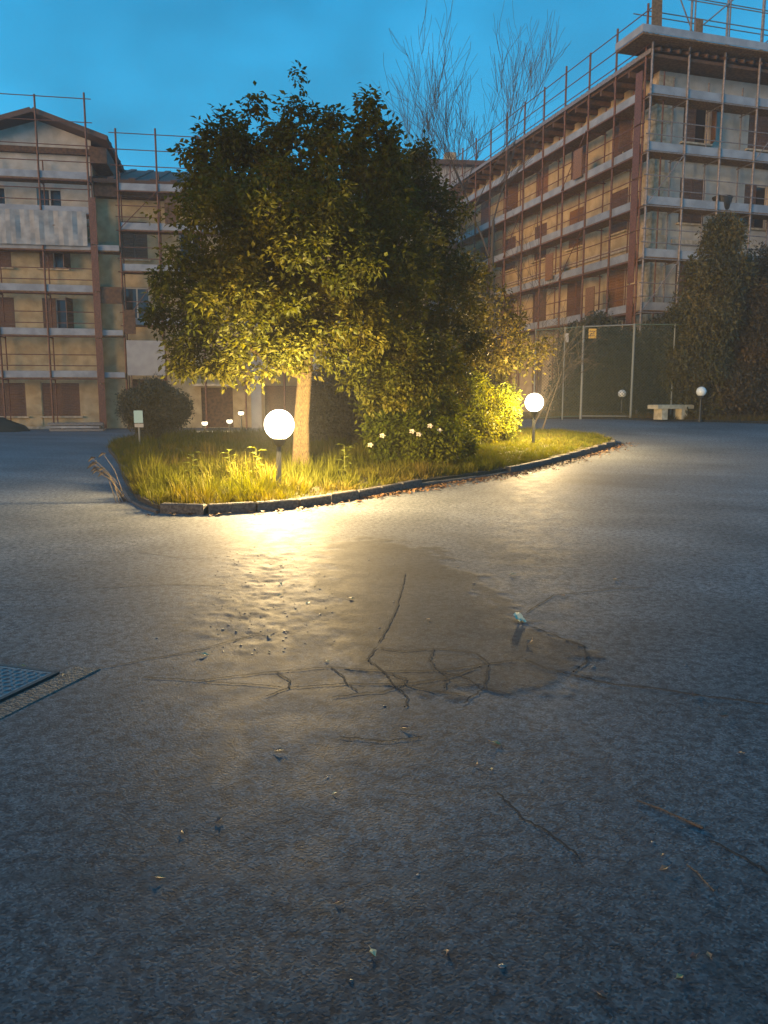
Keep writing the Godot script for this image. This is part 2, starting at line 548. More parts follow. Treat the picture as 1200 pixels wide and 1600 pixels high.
func leaf_shape(m: Mb, at: Vector3, along: Vector3, up: Vector3, ln: float, w: float) -> void:
	var side := along.cross(up).normalized()
	var nn := side.cross(along).normalized()
	var mid := at + along * ln * 0.45
	var tip := at + along * ln - nn * ln * 0.12
	var l := mid + side * w * 0.5 + nn * w * 0.16
	var r := mid - side * w * 0.5 + nn * w * 0.16
	m.tri(at, r, mid); m.tri(at, mid, l); m.tri(mid, r, tip); m.tri(mid, tip, l)

func leaf_cluster(count: int, ln: float, w: float, size: float, sd: int) -> ArrayMesh:
	var r := RandomNumberGenerator.new()
	r.seed = sd
	var m := Mb.new()
	for k in count:
		var d := Vector3(r.randfn(), r.randfn() * 0.8 + 0.2, r.randfn()).normalized()
		var at := d * size * r.randf_range(0.1, 0.9)
		var al := (d + Vector3(r.randfn(), r.randfn() - 0.3, r.randfn()) * 0.6).normalized()
		var up := Vector3(r.randfn() * 0.6, 1.0, r.randfn() * 0.6).normalized()
		var g := r.randf_range(0.7, 1.2)
		m.tint = Color(g * r.randf_range(0.9, 1.15), g, g * 0.9)
		var f := r.randf_range(0.7, 1.15)
		leaf_shape(m, at, al, up, ln * f, w * f)
	return m.mesh()

func crown(parent: Node3D, called: String, blobs: Array, density: float, meshes: Array, mat: Material, base: Color, vary: float, sc := 1.0, shell := 0.45, gaps := 0.0, high := 0.0) -> void:
	var sets := []
	var cols := []
	for q in meshes: sets.append([]); cols.append([])
	for b in blobs:
		var r: float = b[3]
		var cnt := int(density * r * r * 4.0)
		for k in cnt:
			var d := Vector3(rng.randfn(), rng.randfn(), rng.randfn()).normalized()
			var p := Vector3(b[0], b[1], b[2]) + d * r * pow(rng.randf_range(pow(shell, 3.0), 1.12), 0.333) * (1.0 + 0.22 * clump.get_noise_3dv(d * 2.0 + Vector3(b[0], b[1], b[2]) * 3.0))
			if clump.get_noise_3dv(p * 1.6) < gaps - 0.32 + high * ss(4.2, 5.6, p.y): continue
			var w := k % meshes.size()
			var t := clampf(clump.get_noise_3dv(p * 0.7 + Vector3(31, 0, 0)) * 1.2, -1, 1)
			var f := (1.0 + vary * t) * rng.randf_range(0.75, 1.25)
			var s := sc * rng.randf_range(0.7, 1.2)
			var bs := Basis(Vector3(rng.randfn(), rng.randfn(), rng.randfn()).normalized(), rng.randf_range(0, 0.9)) * Basis(Vector3.UP, rng.randf() * TAU)
			sets[w].append(Transform3D(bs.scaled(Vector3.ONE * s), p - parent.position))
			cols[w].append(Color(base.r * f * (1.0 + 0.25 * t), base.g * f, base.b * f))
	for w in meshes.size():
		if sets[w].size(): scatter(called, meshes[w], mat, parent, sets[w], cols[w])

func branch(m: Mb, twigs: Mb, at: Vector3, dirn: Vector3, ln: float, r: float, level: int, most: int, up: float, spread: float) -> void:
	var pts := [at]
	var rad := [r]
	var d := dirn
	var p := at
	var seg := 5
	for k in seg:
		d = (d + Vector3(rng.randfn(), rng.randfn(), rng.randfn()) * (0.04 if level == 0 else 0.13) + Vector3.UP * up * 0.12).normalized()
		p += d * ln / seg
		pts.append(p)
		rad.append(maxf(r * (1.0 - 0.14 * (k + 1)), 0.005))
	(m if level < 2 else twigs).tube(pts, rad, 7 if level < 2 else 4 if level < 3 else 3, false)
	if level >= most: return
	var kids := 3 if level == 0 else rng.randi_range(4, 6)
	for k in kids:
		var f := rng.randf_range(0.35, 1.0) if level > 0 else 0.45 + 0.55 * (k + 1.0) / kids
		var i := clampi(int(f * seg), 1, seg)
		var o: Vector3 = d.cross(Vector3(rng.randfn(), rng.randfn(), rng.randfn())).normalized()
		branch(m, twigs, pts[i], (d + o * spread * rng.randf_range(0.6, 1.2)).normalized(), ln * rng.randf_range(0.5, 0.75), rad[i] * rng.randf_range(0.5, 0.7), level + 1, most, up, spread)

# ---------------------------------------------------------------- scaffolds and buildings
func pole(parent: Node, called: String, a: Vector3, b: Vector3, r: float, mat: Material) -> void:
	part(called, pipe_mesh, mat, parent, pipe(a, b, r))

# the front of a wall in its own plane (x to the right, y up, facing +z), with real openings
func wall_face(m: Mb, x0: float, x1: float, y0: float, y1: float, holes: Array, depth := 0.16) -> void:
	var xs := [x0, x1]
	var ys := [y0, y1]
	for h in holes:
		for e in [h[0], h[1]]: if not xs.has(e): xs.append(e)
		for e in [h[2], h[3]]: if not ys.has(e): ys.append(e)
	xs.sort(); ys.sort()
	for i in xs.size() - 1:
		for j in ys.size() - 1:
			var cx: float = (xs[i] + xs[i + 1]) / 2
			var cy: float = (ys[j] + ys[j + 1]) / 2
			var open := false
			for h in holes:
				if cx > h[0] and cx < h[1] and cy > h[2] and cy < h[3]: open = true
			if not open:
				m.quad(Vector3(xs[i], ys[j], 0), Vector3(xs[i + 1], ys[j], 0), Vector3(xs[i + 1], ys[j + 1], 0), Vector3(xs[i], ys[j + 1], 0))
	for h in holes:
		var a := Vector3(h[0], h[2], 0)
		var b := Vector3(h[1], h[2], 0)
		var c := Vector3(h[1], h[3], 0)
		var d := Vector3(h[0], h[3], 0)
		var z := Vector3(0, 0, -depth)
		m.quad(a, a + z, b + z, b); m.quad(b, b + z, c + z, c); m.quad(c, c + z, d + z, d); m.quad(d, d + z, a + z, a)

func window_in(parent: Node3D, xf: Transform3D, w: float, h: float, style: String) -> void:
	# xf: the middle of the opening's foot, in the wall plane, facing +z
	var m := Mb.new()
	var t := 0.07
	for s in [-1, 1]: m.box(Vector3(s * (w / 2 - t / 2), h / 2, -0.1), Vector3(t, h, 0.06))
	for y in [t / 2, h - t / 2]: m.box(Vector3(0, y, -0.1), Vector3(w - 2 * t - 0.004, t, 0.055))
	if style != "door": m.box(Vector3(0, h / 2, -0.098), Vector3(0.07, h - 2 * t - 0.004, 0.055))
	var o := part("window", m.mesh(), M.frame if style != "door" else M.door_brown, parent, xf)
	part("pane", cube(Vector3(w - 0.01, h - 0.01, 0.01)), M.glass, o, Transform3D(Basis(), Vector3(0, h / 2, -0.12)))
	part("sill", cube(Vector3(w + 0.24, 0.07, 0.2)), M.trim, o, Transform3D(Basis(), Vector3(0, -0.036, 0.06)))
	if style == "shut" or style == "half" or style == "door":
		var sm := Mb.new()
		var sw := w / 2 - 0.012
		sm.box(Vector3(0, h / 2, 0), Vector3(sw, h - 0.02, 0.022))
		for k in int(h / 0.12): sm.box(Vector3(0, 0.08 + k * 0.12, 0.016), Vector3(sw - 0.1, 0.045, 0.014), Basis(Vector3.RIGHT, 0.35))
		for s in [-1, 1]: sm.box(Vector3(s * (sw / 2 - 0.03), h / 2, 0.017), Vector3(0.06, h - 0.02, 0.016))
		var mesh := sm.mesh()
		for s in [-1, 1]:
			if style == "half" and s == 1:
				part("shutter", mesh, M.shutter, o, Transform3D(Basis(Vector3.UP, 1.2), Vector3(w / 2 + 0.06, 0, 0.22)))
			else:
				part("shutter", mesh, M.shutter if style != "door" else M.door_brown, o, Transform3D(Basis(), Vector3(s * w / 4, 0, -0.035)))

func scaffold_face(o: Node3D, base: Transform3D, xs: Array, levels: Array, y0: Callable, top: float, mat: Material, rails_above: Array, boards := true, inner := true) -> void:
	# a face along +x at z = 0 (outer row) and z = -0.85 (inner row)
	var n := xs.size()
	for i in n:
		pole(o, "standard", base * Vector3(xs[i], y0.call(base * Vector3(xs[i], 0, 0)), 0), base * Vector3(xs[i], top + 0.12 * sin(i * 2.3), 0), 0.045, mat)
		if inner: pole(o, "inner_standard", base * Vector3(xs[i], y0.call(base * Vector3(xs[i], 0, 0)), -0.85), base * Vector3(xs[i], levels[-1] + 1.0, -0.85), 0.03, mat)
	var last: float = xs[n - 1]
	for L: float in levels:
		pole(o, "ledger", base * Vector3(xs[0] - 0.15, L - 0.06, 0.05), base * Vector3(last + 0.15, L - 0.06, 0.05), 0.026, mat)
		for q in [0.55, 1.05]:
			if L < levels[-1] - 0.1: pole(o, "guard_rail", base * Vector3(xs[0] - 0.15, L + q, 0.045), base * Vector3(last + 0.15, L + q, 0.045), 0.02, mat)
		for i in n - 1:
			var a: float = xs[i]
			var b: float = xs[i + 1]
			var sag := rng.randf_range(-0.02, 0.02)
			part("deck", cube(Vector3(snappedf(b - a - 0.02, 0.01), 0.05, 0.8)), M.plank, o, base * Transform3D(Basis(Vector3.BACK, rng.randf_range(-0.006, 0.006)), Vector3((a + b) / 2, L + sag, -0.42)))
			if boards: part("toe_board", cube(Vector3(snappedf(b - a - 0.03, 0.01), 0.31, 0.025)), M.galva, o, base * Transform3D(Basis(Vector3.BACK, rng.randf_range(-0.008, 0.008)), Vector3((a + b) / 2, L + 0.175 + sag, -0.045)))
			pole(o, "transom", base * Vector3(a, L - 0.09, 0.05), base * Vector3(a, L - 0.09, -0.95), 0.024, mat)
	for y: float in rails_above:
		pole(o, "guard_rail", base * Vector3(xs[0] - 0.3, y, 0.045), base * Vector3(last + 0.3, y, 0.045), 0.021, mat)
	for i in range(0, n - 1, 3):
		for k in levels.size() - 1:
			if (i / 3 + k) % 2 == 0:
				pole(o, "brace", base * Vector3(xs[i], levels[k], 0.08), base * Vector3(xs[i + 1], levels[k + 1], 0.08), 0.02, mat)

func flat_ground(_p: Vector3) -> float: return 0.0

func left_building() -> void:
	var turn := deg_to_rad(10.0)
	var b := thing("gabled_building", "cream plastered building with a low tiled gable and a lower wing, at the left", "building", Vector3(-13.4, 0, -37.5), turn)
	var W := -1.15
	# main block
	var holes := []
	var cols := [-4.4, -1.95]
	for x: float in cols:
		holes.append([x - 0.85, x + 0.85, 0.62, 2.2])
		for y in [4.55, 7.5]: holes.append([x - 0.6, x + 0.6, y, y + 1.6])
		holes.append([x - 0.55, x + 0.55, 10.15, 11.1])
	var m := Mb.new()
	var g := Mb.new()
	wall_face(m, -6.6, 0.0, 2.75, 9.6, holes.filter(func(h): return h[2] > 3.0 and h[2] < 9.0))
	part("wall", m.mesh(), M.plaster, b, Transform3D(Basis(), Vector3(0, 0, W)))
	wall_face(g, -6.6, 0.0, 9.6, 12.7, holes.filter(func(h): return h[2] > 9.6))
	g.quad(Vector3(-6.4, 12.7, 0), Vector3(0, 12.7, 0), Vector3(0, 13.29, 0), Vector3(-2.3, 14.05, 0))
	part("upper_wall", g.mesh(), M.plaster_grey, b, Transform3D(Basis(), Vector3(0, 0, W)))
	m = Mb.new()
	wall_face(m, -6.6, 0.0, 0.0, 2.75, holes.filter(func(h): return h[2] < 3.0))
	part("ground_floor_wall", m.mesh(), M.plaster, b, Transform3D(Basis(), Vector3(0, 0, W)))
	part("core", cube(Vector3(6.56, 12.6, 11.0)), M.plaster, b, Transform3D(Basis(), Vector3(-3.3, 6.3, W - 5.68)))
	# plaster courses round the ground floor openings
	for iv in [[-6.58, -5.28], [-3.5, -2.84], [-1.06, -0.02]]:
		for k in 4: part("plaster_course", cube(Vector3(iv[1] - iv[0], 0.5, 0.03)), M.plaster, b, Transform3D(Basis(), Vector3((iv[0] + iv[1]) / 2, 0.42 + k * 0.54, W + 0.018)))
	part("plinth", cube(Vector3(6.56, 0.13, 0.07)), M.trim, b, Transform3D(Basis(), Vector3(-3.3, 0.07, W + 0.038)))
	part("cornice", cube(Vector3(6.7, 0.26, 0.2)), M.brown_trim, b, Transform3D(Basis(), Vector3(-3.3, 12.72, W + 0.11)))
	for x: float in cols:
		window_in(b, Transform3D(Basis(), Vector3(x, 0.62, W)), 1.7, 1.58, "shut")
		for y in [4.55, 7.5]: window_in(b, Transform3D(Basis(), Vector3(x, y, W)), 1.2, 1.6, ["half", "open", "shut"][int(absf(x) + y) % 3])
		window_in(b, Transform3D(Basis(), Vector3(x, 10.15, W)), 1.1, 0.95, "open")
	# roof: two slabs with deep eaves
	var sl := atan2(0.33, 1.0)
	for s in [-1, 1]:
		var ln := 3.35 if s == 1 else 5.6
		var r := Mb.new()
		r.box(Vector3.ZERO, Vector3(ln, 0.16, 12.6))
		for k in 14: r.box(Vector3(0, 0.11, -6.1 + k * 0.94), Vector3(ln - 0.05, 0.07, 0.3))
		var d := Vector3(s * cos(sl), -sin(sl), 0)
		part("roof", r.mesh(), M.tile, b, Transform3D(Basis(Vector3.BACK, -s * sl), Vector3(-2.3, 14.17, W - 5.3) + d * (ln / 2)))
	part("eave_soffit", cube(Vector3(0.75, 0.7, 12.0)), M.brown_trim, b, Transform3D(Basis(), Vector3(0.4, 12.5, W - 5.4)))
	part("chimney", cube(Vector3(0.5, 0.8, 0.5)), M.tile, b, Transform3D(Basis(), Vector3(-0.3, 13.75, W - 1.5)))
	# wing
	holes = []
	var wc := [1.7, 4.4, 6.9, 9.6, 12.4]
	for x: float in wc:
		for y in [5.05, 8.1]: holes.append([x - 0.6, x + 0.6, y, y + 1.75])
	holes.append([4.6, 6.15, 0.02, 2.0])
	holes.append([7.75, 9.7, 0.02, 2.1])
	holes.append([1.3, 3.0, 0.02, 2.4])
	m = Mb.new()
	wall_face(m, 0.0, 16.0, 0.0, 11.2, holes, 0.3)
	part("wing_wall", m.mesh(), M.plaster, b, Transform3D(Basis(), Vector3(0, 0, W - 0.5)))
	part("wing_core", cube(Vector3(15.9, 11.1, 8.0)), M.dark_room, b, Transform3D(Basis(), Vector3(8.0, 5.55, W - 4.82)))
	var q := 0
	for x: float in wc:
		for y in [5.05, 8.1]:
			window_in(b, Transform3D(Basis(), Vector3(x, y, W - 0.5)), 1.2, 1.75, ["open", "shut", "half"][q % 3])
			q += 1
	part("garage_door", cube(Vector3(1.54, 1.96, 0.06)), M.brown_trim, b, Transform3D(Basis(), Vector3(5.375, 1.0, W - 0.62)))
	part("garage_door", cube(Vector3(1.69, 2.36, 0.06)), M.brown_trim, b, Transform3D(Basis(), Vector3(2.15, 1.2, W - 0.62)))
	part("entrance_door", cube(Vector3(1.94, 2.06, 0.06)), M.door_brown, b, Transform3D(Basis(), Vector3(8.725, 1.05, W - 0.62)))
	for x in [7.3, 10.1, 12.6]: part("portico_pillar", cube(Vector3(0.5, 2.9, 0.5)), M.white_panel, b, Transform3D(Basis(), Vector3(x, 1.45, W + 0.5)))
	part("portico_beam", cube(Vector3(6.2, 0.75, 0.6)), M.white_panel, b, Transform3D(Basis(), Vector3(9.9, 3.28, W + 0.48)))
	part("entrance_canopy", cube(Vector3(2.1, 0.12, 1.0)), M.trim, b, Transform3D(Basis(), Vector3(5.3, 2.12, W + 0.02)))
	var wr := Mb.new()
	wr.box(Vector3.ZERO, Vector3(16.6, 0.16, 9.6))
	for k in 18: wr.box(Vector3(-8.1 + k * 0.95, 0.11, 0), Vector3(0.3, 0.07, 9.5))
	part("wing_roof", wr.mesh(), M.tile, b, Transform3D(Basis(Vector3.RIGHT, 0.3), Vector3(8.0, 12.9, W - 4.3)))
	part("wing_soffit", cube(Vector3(16.0, 0.7, 0.5)), M.brown_trim, b, Transform3D(Basis(), Vector3(8.05, 11.2, W - 0.24)))

	var sc := thing("scaffolding", "rust brown tube scaffold with pale toe boards on the gabled left building", "scaffolding", Vector3(-13.4, 0, -37.5), turn)
	scaffold_face(sc, Transform3D(), [-6.3, -4.2, -2.1, 0.0], [2.42, 4.36, 6.3, 8.18, 9.78, 11.25], flat_ground, 14.9, M.rust_pole, [12.0, 12.7, 13.7, 14.7])
	scaffold_face(sc, Transform3D(Basis(), Vector3(0, 0, -0.2)), [1.25, 3.0, 4.9, 6.8, 8.7, 10.6, 12.5, 14.4], [4.9, 7.35, 9.2, 10.95], flat_ground, 13.6, M.rust_pole, [12.0, 12.7, 13.4])
	for y in [2.42, 4.36, 8.18]:
		part("deck", cube(Vector3(1.1, 0.05, 0.8)), M.plank, sc, Transform3D(Basis(), Vector3(0.66, y, -0.4)))
		part("toe_board", cube(Vector3(1.08, 0.25, 0.025)), M.galva, sc, Transform3D(Basis(), Vector3(0.66, y + 0.14, -0.03)))
	for k in 5: part("corner_board", cube(Vector3(0.3, 2.05, 0.04)), M.rust_pole, sc, Transform3D(Basis(Vector3.BACK, rng.randf_range(-0.01, 0.01)), Vector3(0.14, 1.1 + k * 2.09, 0.1)))
	part("board_panel", cube(Vector3(0.95, 0.75, 0.04)), M.brown_trim, sc, Transform3D(Basis(), Vector3(0.75, 6.2, -0.02)))
	part("board_panel", cube(Vector3(0.5, 1.1, 0.04)), M.brown_trim, sc, Transform3D(Basis(), Vector3(1.55, 5.0, 0.06)))
	part("board_panel", cube(Vector3(0.5, 1.2, 0.04)), M.brown_trim, sc, Transform3D(Basis(), Vector3(3.55, 10.1, -0.12)))
	# debris sheet tied along the outer tubes of one lift
	var net := Mb.new()
	for i in 30:
		for j in 6:
			var f := func(u: float, w: float) -> Vector3: return Vector3(-6.25 + u * 6.1, 8.35 + w * 1.5, 0.11 + 0.05 * sin(u * 31.0) * sin(w * PI) + 0.02 * sin(u * 77.0 + w * 3.0))
			net.quad(f.call(i / 30.0, j / 6.0), f.call((i + 1) / 30.0, j / 6.0), f.call((i + 1) / 30.0, (j + 1) / 6.0), f.call(i / 30.0, (j + 1) / 6.0))
	part("debris_sheet", net.mesh(), M.net, sc)
	var hb := thing("hoarding_panel", "blank pale grey site panel above the garage door of the left wing", "panel", Vector3(-13.4, 0, -37.5) + Vector3(2.2, 0, 0.05).rotated(Vector3.UP, turn), turn)
	part("board", cube(Vector3(1.72, 1.62, 0.04)), M.white_panel, hb, Transform3D(Basis(), Vector3(0, 3.35, 0)))
	for s in [-1, 1]: part("batten", cube(Vector3(0.06, 4.2, 0.05)), M.plank, hb, Transform3D(Basis(), Vector3(s * 0.7, 2.1, -0.05)))

func right_building() -> void:
	var turn := 0.295
	var at := Vector3(10.0, 0, -31.5)
	var b := thing("large_building", "large four storey plastered building with deep dark eaves, at the right", "building", at, turn)
	var W := 1.15
	# long side: its own frame, x runs away from the corner's far end towards the corner, facing -x of the building
	var fa := Transform3D(Basis(Vector3(0, 0, 1), Vector3.UP, Vector3(-1, 0, 0)), Vector3(W, 0, 0))
	var holes := []
	var spots := []
	for k in 6:
		for f in 4:
			var x := -3.6 - k * 3.5
			var y: float = [1.7, 5.25, 8.5, 11.6][f]
			var w := 1.3 if f > 0 else 1.1
			holes.append([x - w / 2, x + w / 2, y, y + 1.75])
			spots.append([x, y, w, k, f])
	var m := Mb.new()
	wall_face(m, -25.0, -W, 0.3, 14.2, holes)
	part("side_wall", m.mesh(), M.plaster_right, b, fa)
	for s in spots:
		window_in(b, fa * Transform3D(Basis(), Vector3(s[0], s[1], 0)), s[2], 1.75, "door" if (s[3] * 3 + s[4]) % 4 == 1 else "shut" if (s[3] + s[4]) % 3 else "half")
	var fb := Transform3D(Basis(), Vector3(0, 0, -W))
	holes = []
	for x: float in [2.95, 6.1, 9.3, 12.4]:
		for y in [1.7, 5.25, 8.5, 11.6]: holes.append([x - 0.6, x + 0.6, y, y + 1.75])
	m = Mb.new()
	wall_face(m, W, 14.5, 0.3, 14.2, holes)
	part("front_wall", m.mesh(), M.plaster_grey, b, fb)
	var q := 0
	for h in holes:
		window_in(b, fb * Transform3D(Basis(), Vector3((h[0] + h[1]) / 2, h[2], 0)), 1.2, 1.75, "shut" if q % 3 else "half")
		q += 1
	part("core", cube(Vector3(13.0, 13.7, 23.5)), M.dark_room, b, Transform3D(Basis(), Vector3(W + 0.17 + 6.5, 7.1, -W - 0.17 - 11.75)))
	for k in 22:   # corner stones, long and short by turns
		var l := 0.75 if k % 2 else 0.45
		var l2 := 0.45 if k % 2 else 0.75
		var qm := Mb.new()
		qm.box(Vector3(l / 2 - 0.03, 0, 0.015), Vector3(l, 0.57, 0.03))
		qm.box(Vector3(-0.015, 0, -l2 / 2), Vector3(0.03, 0.57, l2))
		part("quoin", qm.mesh(), M.trim, b, Transform3D(Basis(), Vector3(W, 1.1 + k * 0.6, -W)))
	for y in [4.35, 7.75, 11.0]:
		part("string_course", cube(Vector3(0.08, 0.2, 23.0)), M.trim, b, Transform3D(Basis(), Vector3(W - 0.045, y, -W - 12.4)))
		part("string_course", cube(Vector3(12.4, 0.2, 0.08)), M.trim, b, Transform3D(Basis(), Vector3(W + 7.1, y, -W + 0.045)))
	# eaves and hipped roof
	part("eave_soffit", cube(Vector3(15.6, 0.12, 25.6)), M.brown_trim, b, Transform3D(Basis(), Vector3(7.9, 14.2, -12.9)))
	for k in 24: part("rafter_end", cube(Vector3(1.1, 0.2, 0.14)), M.brown_trim, b, Transform3D(Basis(), Vector3(0.62, 14.02, -1.6 - k * 1.0)))
	part("gutter", cube(Vector3(0.14, 0.16, 25.7)), M.steel_pole, b, Transform3D(Basis(), Vector3(0.02, 14.32, -12.9)))
	var r := Mb.new()
	var e := [Vector3(-0.05, 14.3, 0.0), Vector3(15.8, 14.3, 0.0), Vector3(15.8, 14.3, -25.8), Vector3(-0.05, 14.3, -25.8)]
	var t0 := Vector3(7.9, 17.2, -8.0)
	var t1 := Vector3(7.9, 17.2, -18.0)
	r.tri(e[0], e[1], t0); r.quad(e[1], e[2], t1, t0); r.tri(e[2], e[3], t1); r.quad(e[3], e[0], t0, t1)
	for k in 60:
		var z := -0.4 - k * 0.42
		var f := clampf(minf(-z / 8.0, (25.8 + z) / 7.8), 0.05, 1.0)
		r.tube([Vector3(0.0, 14.36, z), Vector3(7.9 * f, 14.34 + 2.9 * f, z)], [0.09, 0.09], 5)
	for k in 36:
		var x := 0.3 + k * 0.42
		var f := clampf(minf(x / 7.9, (15.8 - x) / 7.9), 0.05, 1.0)
		r.tube([Vector3(x, 14.36, 0.05), Vector3(x, 14.34 + 2.9 * f, -8.0 * f)], [0.09, 0.09], 5)
	part("roof", r.mesh(), M.tile, b)
	part("chimney", cube(Vector3(0.7, 1.5, 0.7)), M.plaster_grey, b, Transform3D(Basis(), Vector3(6.0, 17.2, -14.0)))

	var sc := thing("scaffolding", "tube scaffold wrapped round the corner of the large right building, roof platform on top", "scaffolding", at, turn)
	var lv := [4.85, 6.87, 8.83, 10.8, 12.8]
	var side := Transform3D(Basis(Vector3(0, 0, 1), Vector3.UP, Vector3(-1, 0, 0)), Vector3.ZERO)
	var xa := []
	for k in 13: xa.append(-24.4 + k * 2.0)
	var foot := func(p: Vector3) -> float:
		var w := sc.transform * p
		return rise(w.x, w.z) - 0.05
	scaffold_face(sc, side, xa, lv, foot, 16.0, M.rust_pole, [14.55, 15.15, 15.8])
	scaffold_face(sc, Transform3D(), [0.0, 1.62, 3.24, 4.86, 6.48, 8.1, 9.72, 11.34], lv, foot, 19.0, M.steel_pole, [15.6, 16.2, 17.9], true, true)
	for k in 6: pole(sc, "tall_standard", Vector3(0.8 + k * 1.62, 14.7, -0.85), Vector3(0.8 + k * 1.62, 18.9, -0.85), 0.03, M.steel_pole)
	for k in 3:
		pole(sc, "brace", Vector3(1.6 + k * 3.24, 15.0, 0.08), Vector3(4.8 + k * 3.24, 17.6, 0.08), 0.026, M.steel_pole)
	pole(sc, "brace", Vector3(0.9, 18.0, -0.8), Vector3(2.6, 15.0, -0.8), 0.026, M.steel_pole)
	for y in [15.9, 16.8]: pole(sc, "guard_rail", Vector3(-0.3, y, -0.9), Vector3(10.5, y, -0.9), 0.021, M.steel_pole)
	# roof platform: boards on bearers, with a pale fascia
	for k in 5: part("platform_plank", cube(Vector3(11.4, 0.06, 0.33)), M.plank, sc, Transform3D(Basis(), Vector3(4.95, 14.62, 0.3 - k * 0.35)))
	part("platform_fascia", cube(Vector3(11.5, 0.26, 0.03)), M.galva, sc, Transform3D(Basis(), Vector3(4.95, 14.78, 0.5)))
	part("platform_fascia", cube(Vector3(0.03, 0.26, 1.75)), M.galva, sc, Transform3D(Basis(), Vector3(-0.79, 14.78, -0.38)))
	part("board_panel", cube(Vector3(0.42, 0.95, 0.04)), M.plank, sc, Transform3D(Basis(Vector3.BACK, 0.03), Vector3(-0.2, 15.4, 0.44)))
	part("board_panel", cube(Vector3(0.3, 0.5, 0.04)), M.plank, sc, Transform3D(Basis(), Vector3(1.65, 15.15, 0.44)))
	for k in 6: part("corner_board", cube(Vector3(0.04, 1.9, 0.42)), M.rust_pole, sc, Transform3D(Basis(Vector3.RIGHT, rng.randf_range(-0.01, 0.01)), Vector3(-0.1, 3.9 + k * 1.96 - 0.9, -0.62)))
	for k in 3: part("board_panel", cube(Vector3(0.04, 1.2, 0.7)), M.door_brown, sc, Transform3D(Basis(), Vector3(-0.09, [5.6, 7.6, 11.6][k], [-3.6, -7.3, -5.0][k])))
	# a tub left on a deck
	var tub := thing("builders_tub", "dark builder's tub standing on a deck of the right scaffold", "tub", at + Vector3(3.75, 8.87, -0.32).rotated(Vector3.UP, turn), turn)
	var tm := Mb.new()
	tm.lathe(Vector3.ZERO, [[0.0, 0.0], [0.3, 0.0], [0.37, 0.5], [0.4, 0.5], [0.4, 0.54], [0.36, 0.54], [0.29, 0.03], [0.0, 0.03]], 16)
	part("bowl", tm.mesh(), M.lamp_pole, tub)
	var hm := Mb.new()
	hm.tube([Vector3(-0.38, 0.5, 0), Vector3(-0.2, 0.62, 0), Vector3(0.2, 0.62, 0), Vector3(0.38, 0.5, 0)], [0.012, 0.012, 0.012, 0.012], 6)
	part("handle", hm.mesh(), M.steel_pole, tub)

func far_house() -> void:
	var b := thing("far_house", "small pale house with a dark flat roof seen between the tree and the right eaves", "house", Vector3(6.6, 0, -60), 0.1)
	var m := Mb.new()
	wall_face(m, -4.5, 4.0, 0.0, 18.0, [[-2.2, -1.2, 14.9, 16.6], [0.2, 1.2, 14.9, 16.6], [2.2, 3.2, 14.9, 16.6]])
	part("wall", m.mesh(), M.white_panel, b)
	part("core", cube(Vector3(8.4, 17.9, 6.0)), M.white_panel, b, Transform3D(Basis(), Vector3(-0.25, 8.95, -3.17)))
	for x in [-1.7, 0.7, 2.7]: window_in(b, Transform3D(Basis(), Vector3(x, 14.9, 0)), 1.0, 1.7, "shut")
	part("roof", cube(Vector3(9.2, 0.3, 7.2)), M.tile, b, Transform3D(Basis(), Vector3(-0.25, 18.15, -3.0)))
	part("chimney", cube(Vector3(0.8, 1.0, 0.8)), M.plaster, b, Transform3D(Basis(), Vector3(-1.6, 18.8, -1.5)))

# ---------------------------------------------------------------- lamps
func globe_lamp(called_at: Vector3, height: float, radius: float, lit: bool, label: String, lean := 0.0) -> Node3D:
	var o := thing("globe_lamp", label, "lamp", called_at, 0.0, "globe lamps on short dark posts")
	o.rotation.z = lean
	var y := height - radius
	var p := Mb.new()
	p.lathe(Vector3.ZERO, [[0.0, -0.1], [0.085, -0.1], [0.085, 0.02], [0.04, 0.05], [0.036, y - 0.1], [0.036, y - 0.08]], 14)
	part("post", p.mesh(), M.lamp_pole, o)
	var c := Mb.new()
	c.lathe(Vector3.ZERO, [[0.036, y - 0.1], [0.07, y - 0.07], [0.095, y + 0.01], [0.09, y + 0.03], [0.0, y + 0.03]], 18)
	part("collar", c.mesh(), M.lamp_pole, o)
	var s := Mb.new()
	var prof := []
	for k in 19:
		var a := -PI / 2 + PI * k / 18.0
		prof.append([maxf(radius * cos(a), 0.0), radius * sin(a)])
	s.lathe(Vector3.ZERO, prof, 28)
	part("globe", s.mesh(), M.globe_on if lit else M.globe_off, o, Transform3D(Basis(), Vector3(0, height, 0)))
	if lit:
		var l := OmniLight3D.new()
		l.name = "lamp_light"
		l.light_color = LAMP_COLOR
		l.light_energy = LAMP_ENERGY
		l.light_size = radius * 0.9
		l.omni_range = 60.0
		l.omni_attenuation = 2.0
		l.shadow_enabled = true
		l.position = Vector3(0, height, 0)
		o.add_child(l)
	return o

const LAMP_COLOR := Color(1.0, 0.85, 0.59)
const LAMP_ENERGY := 54.0

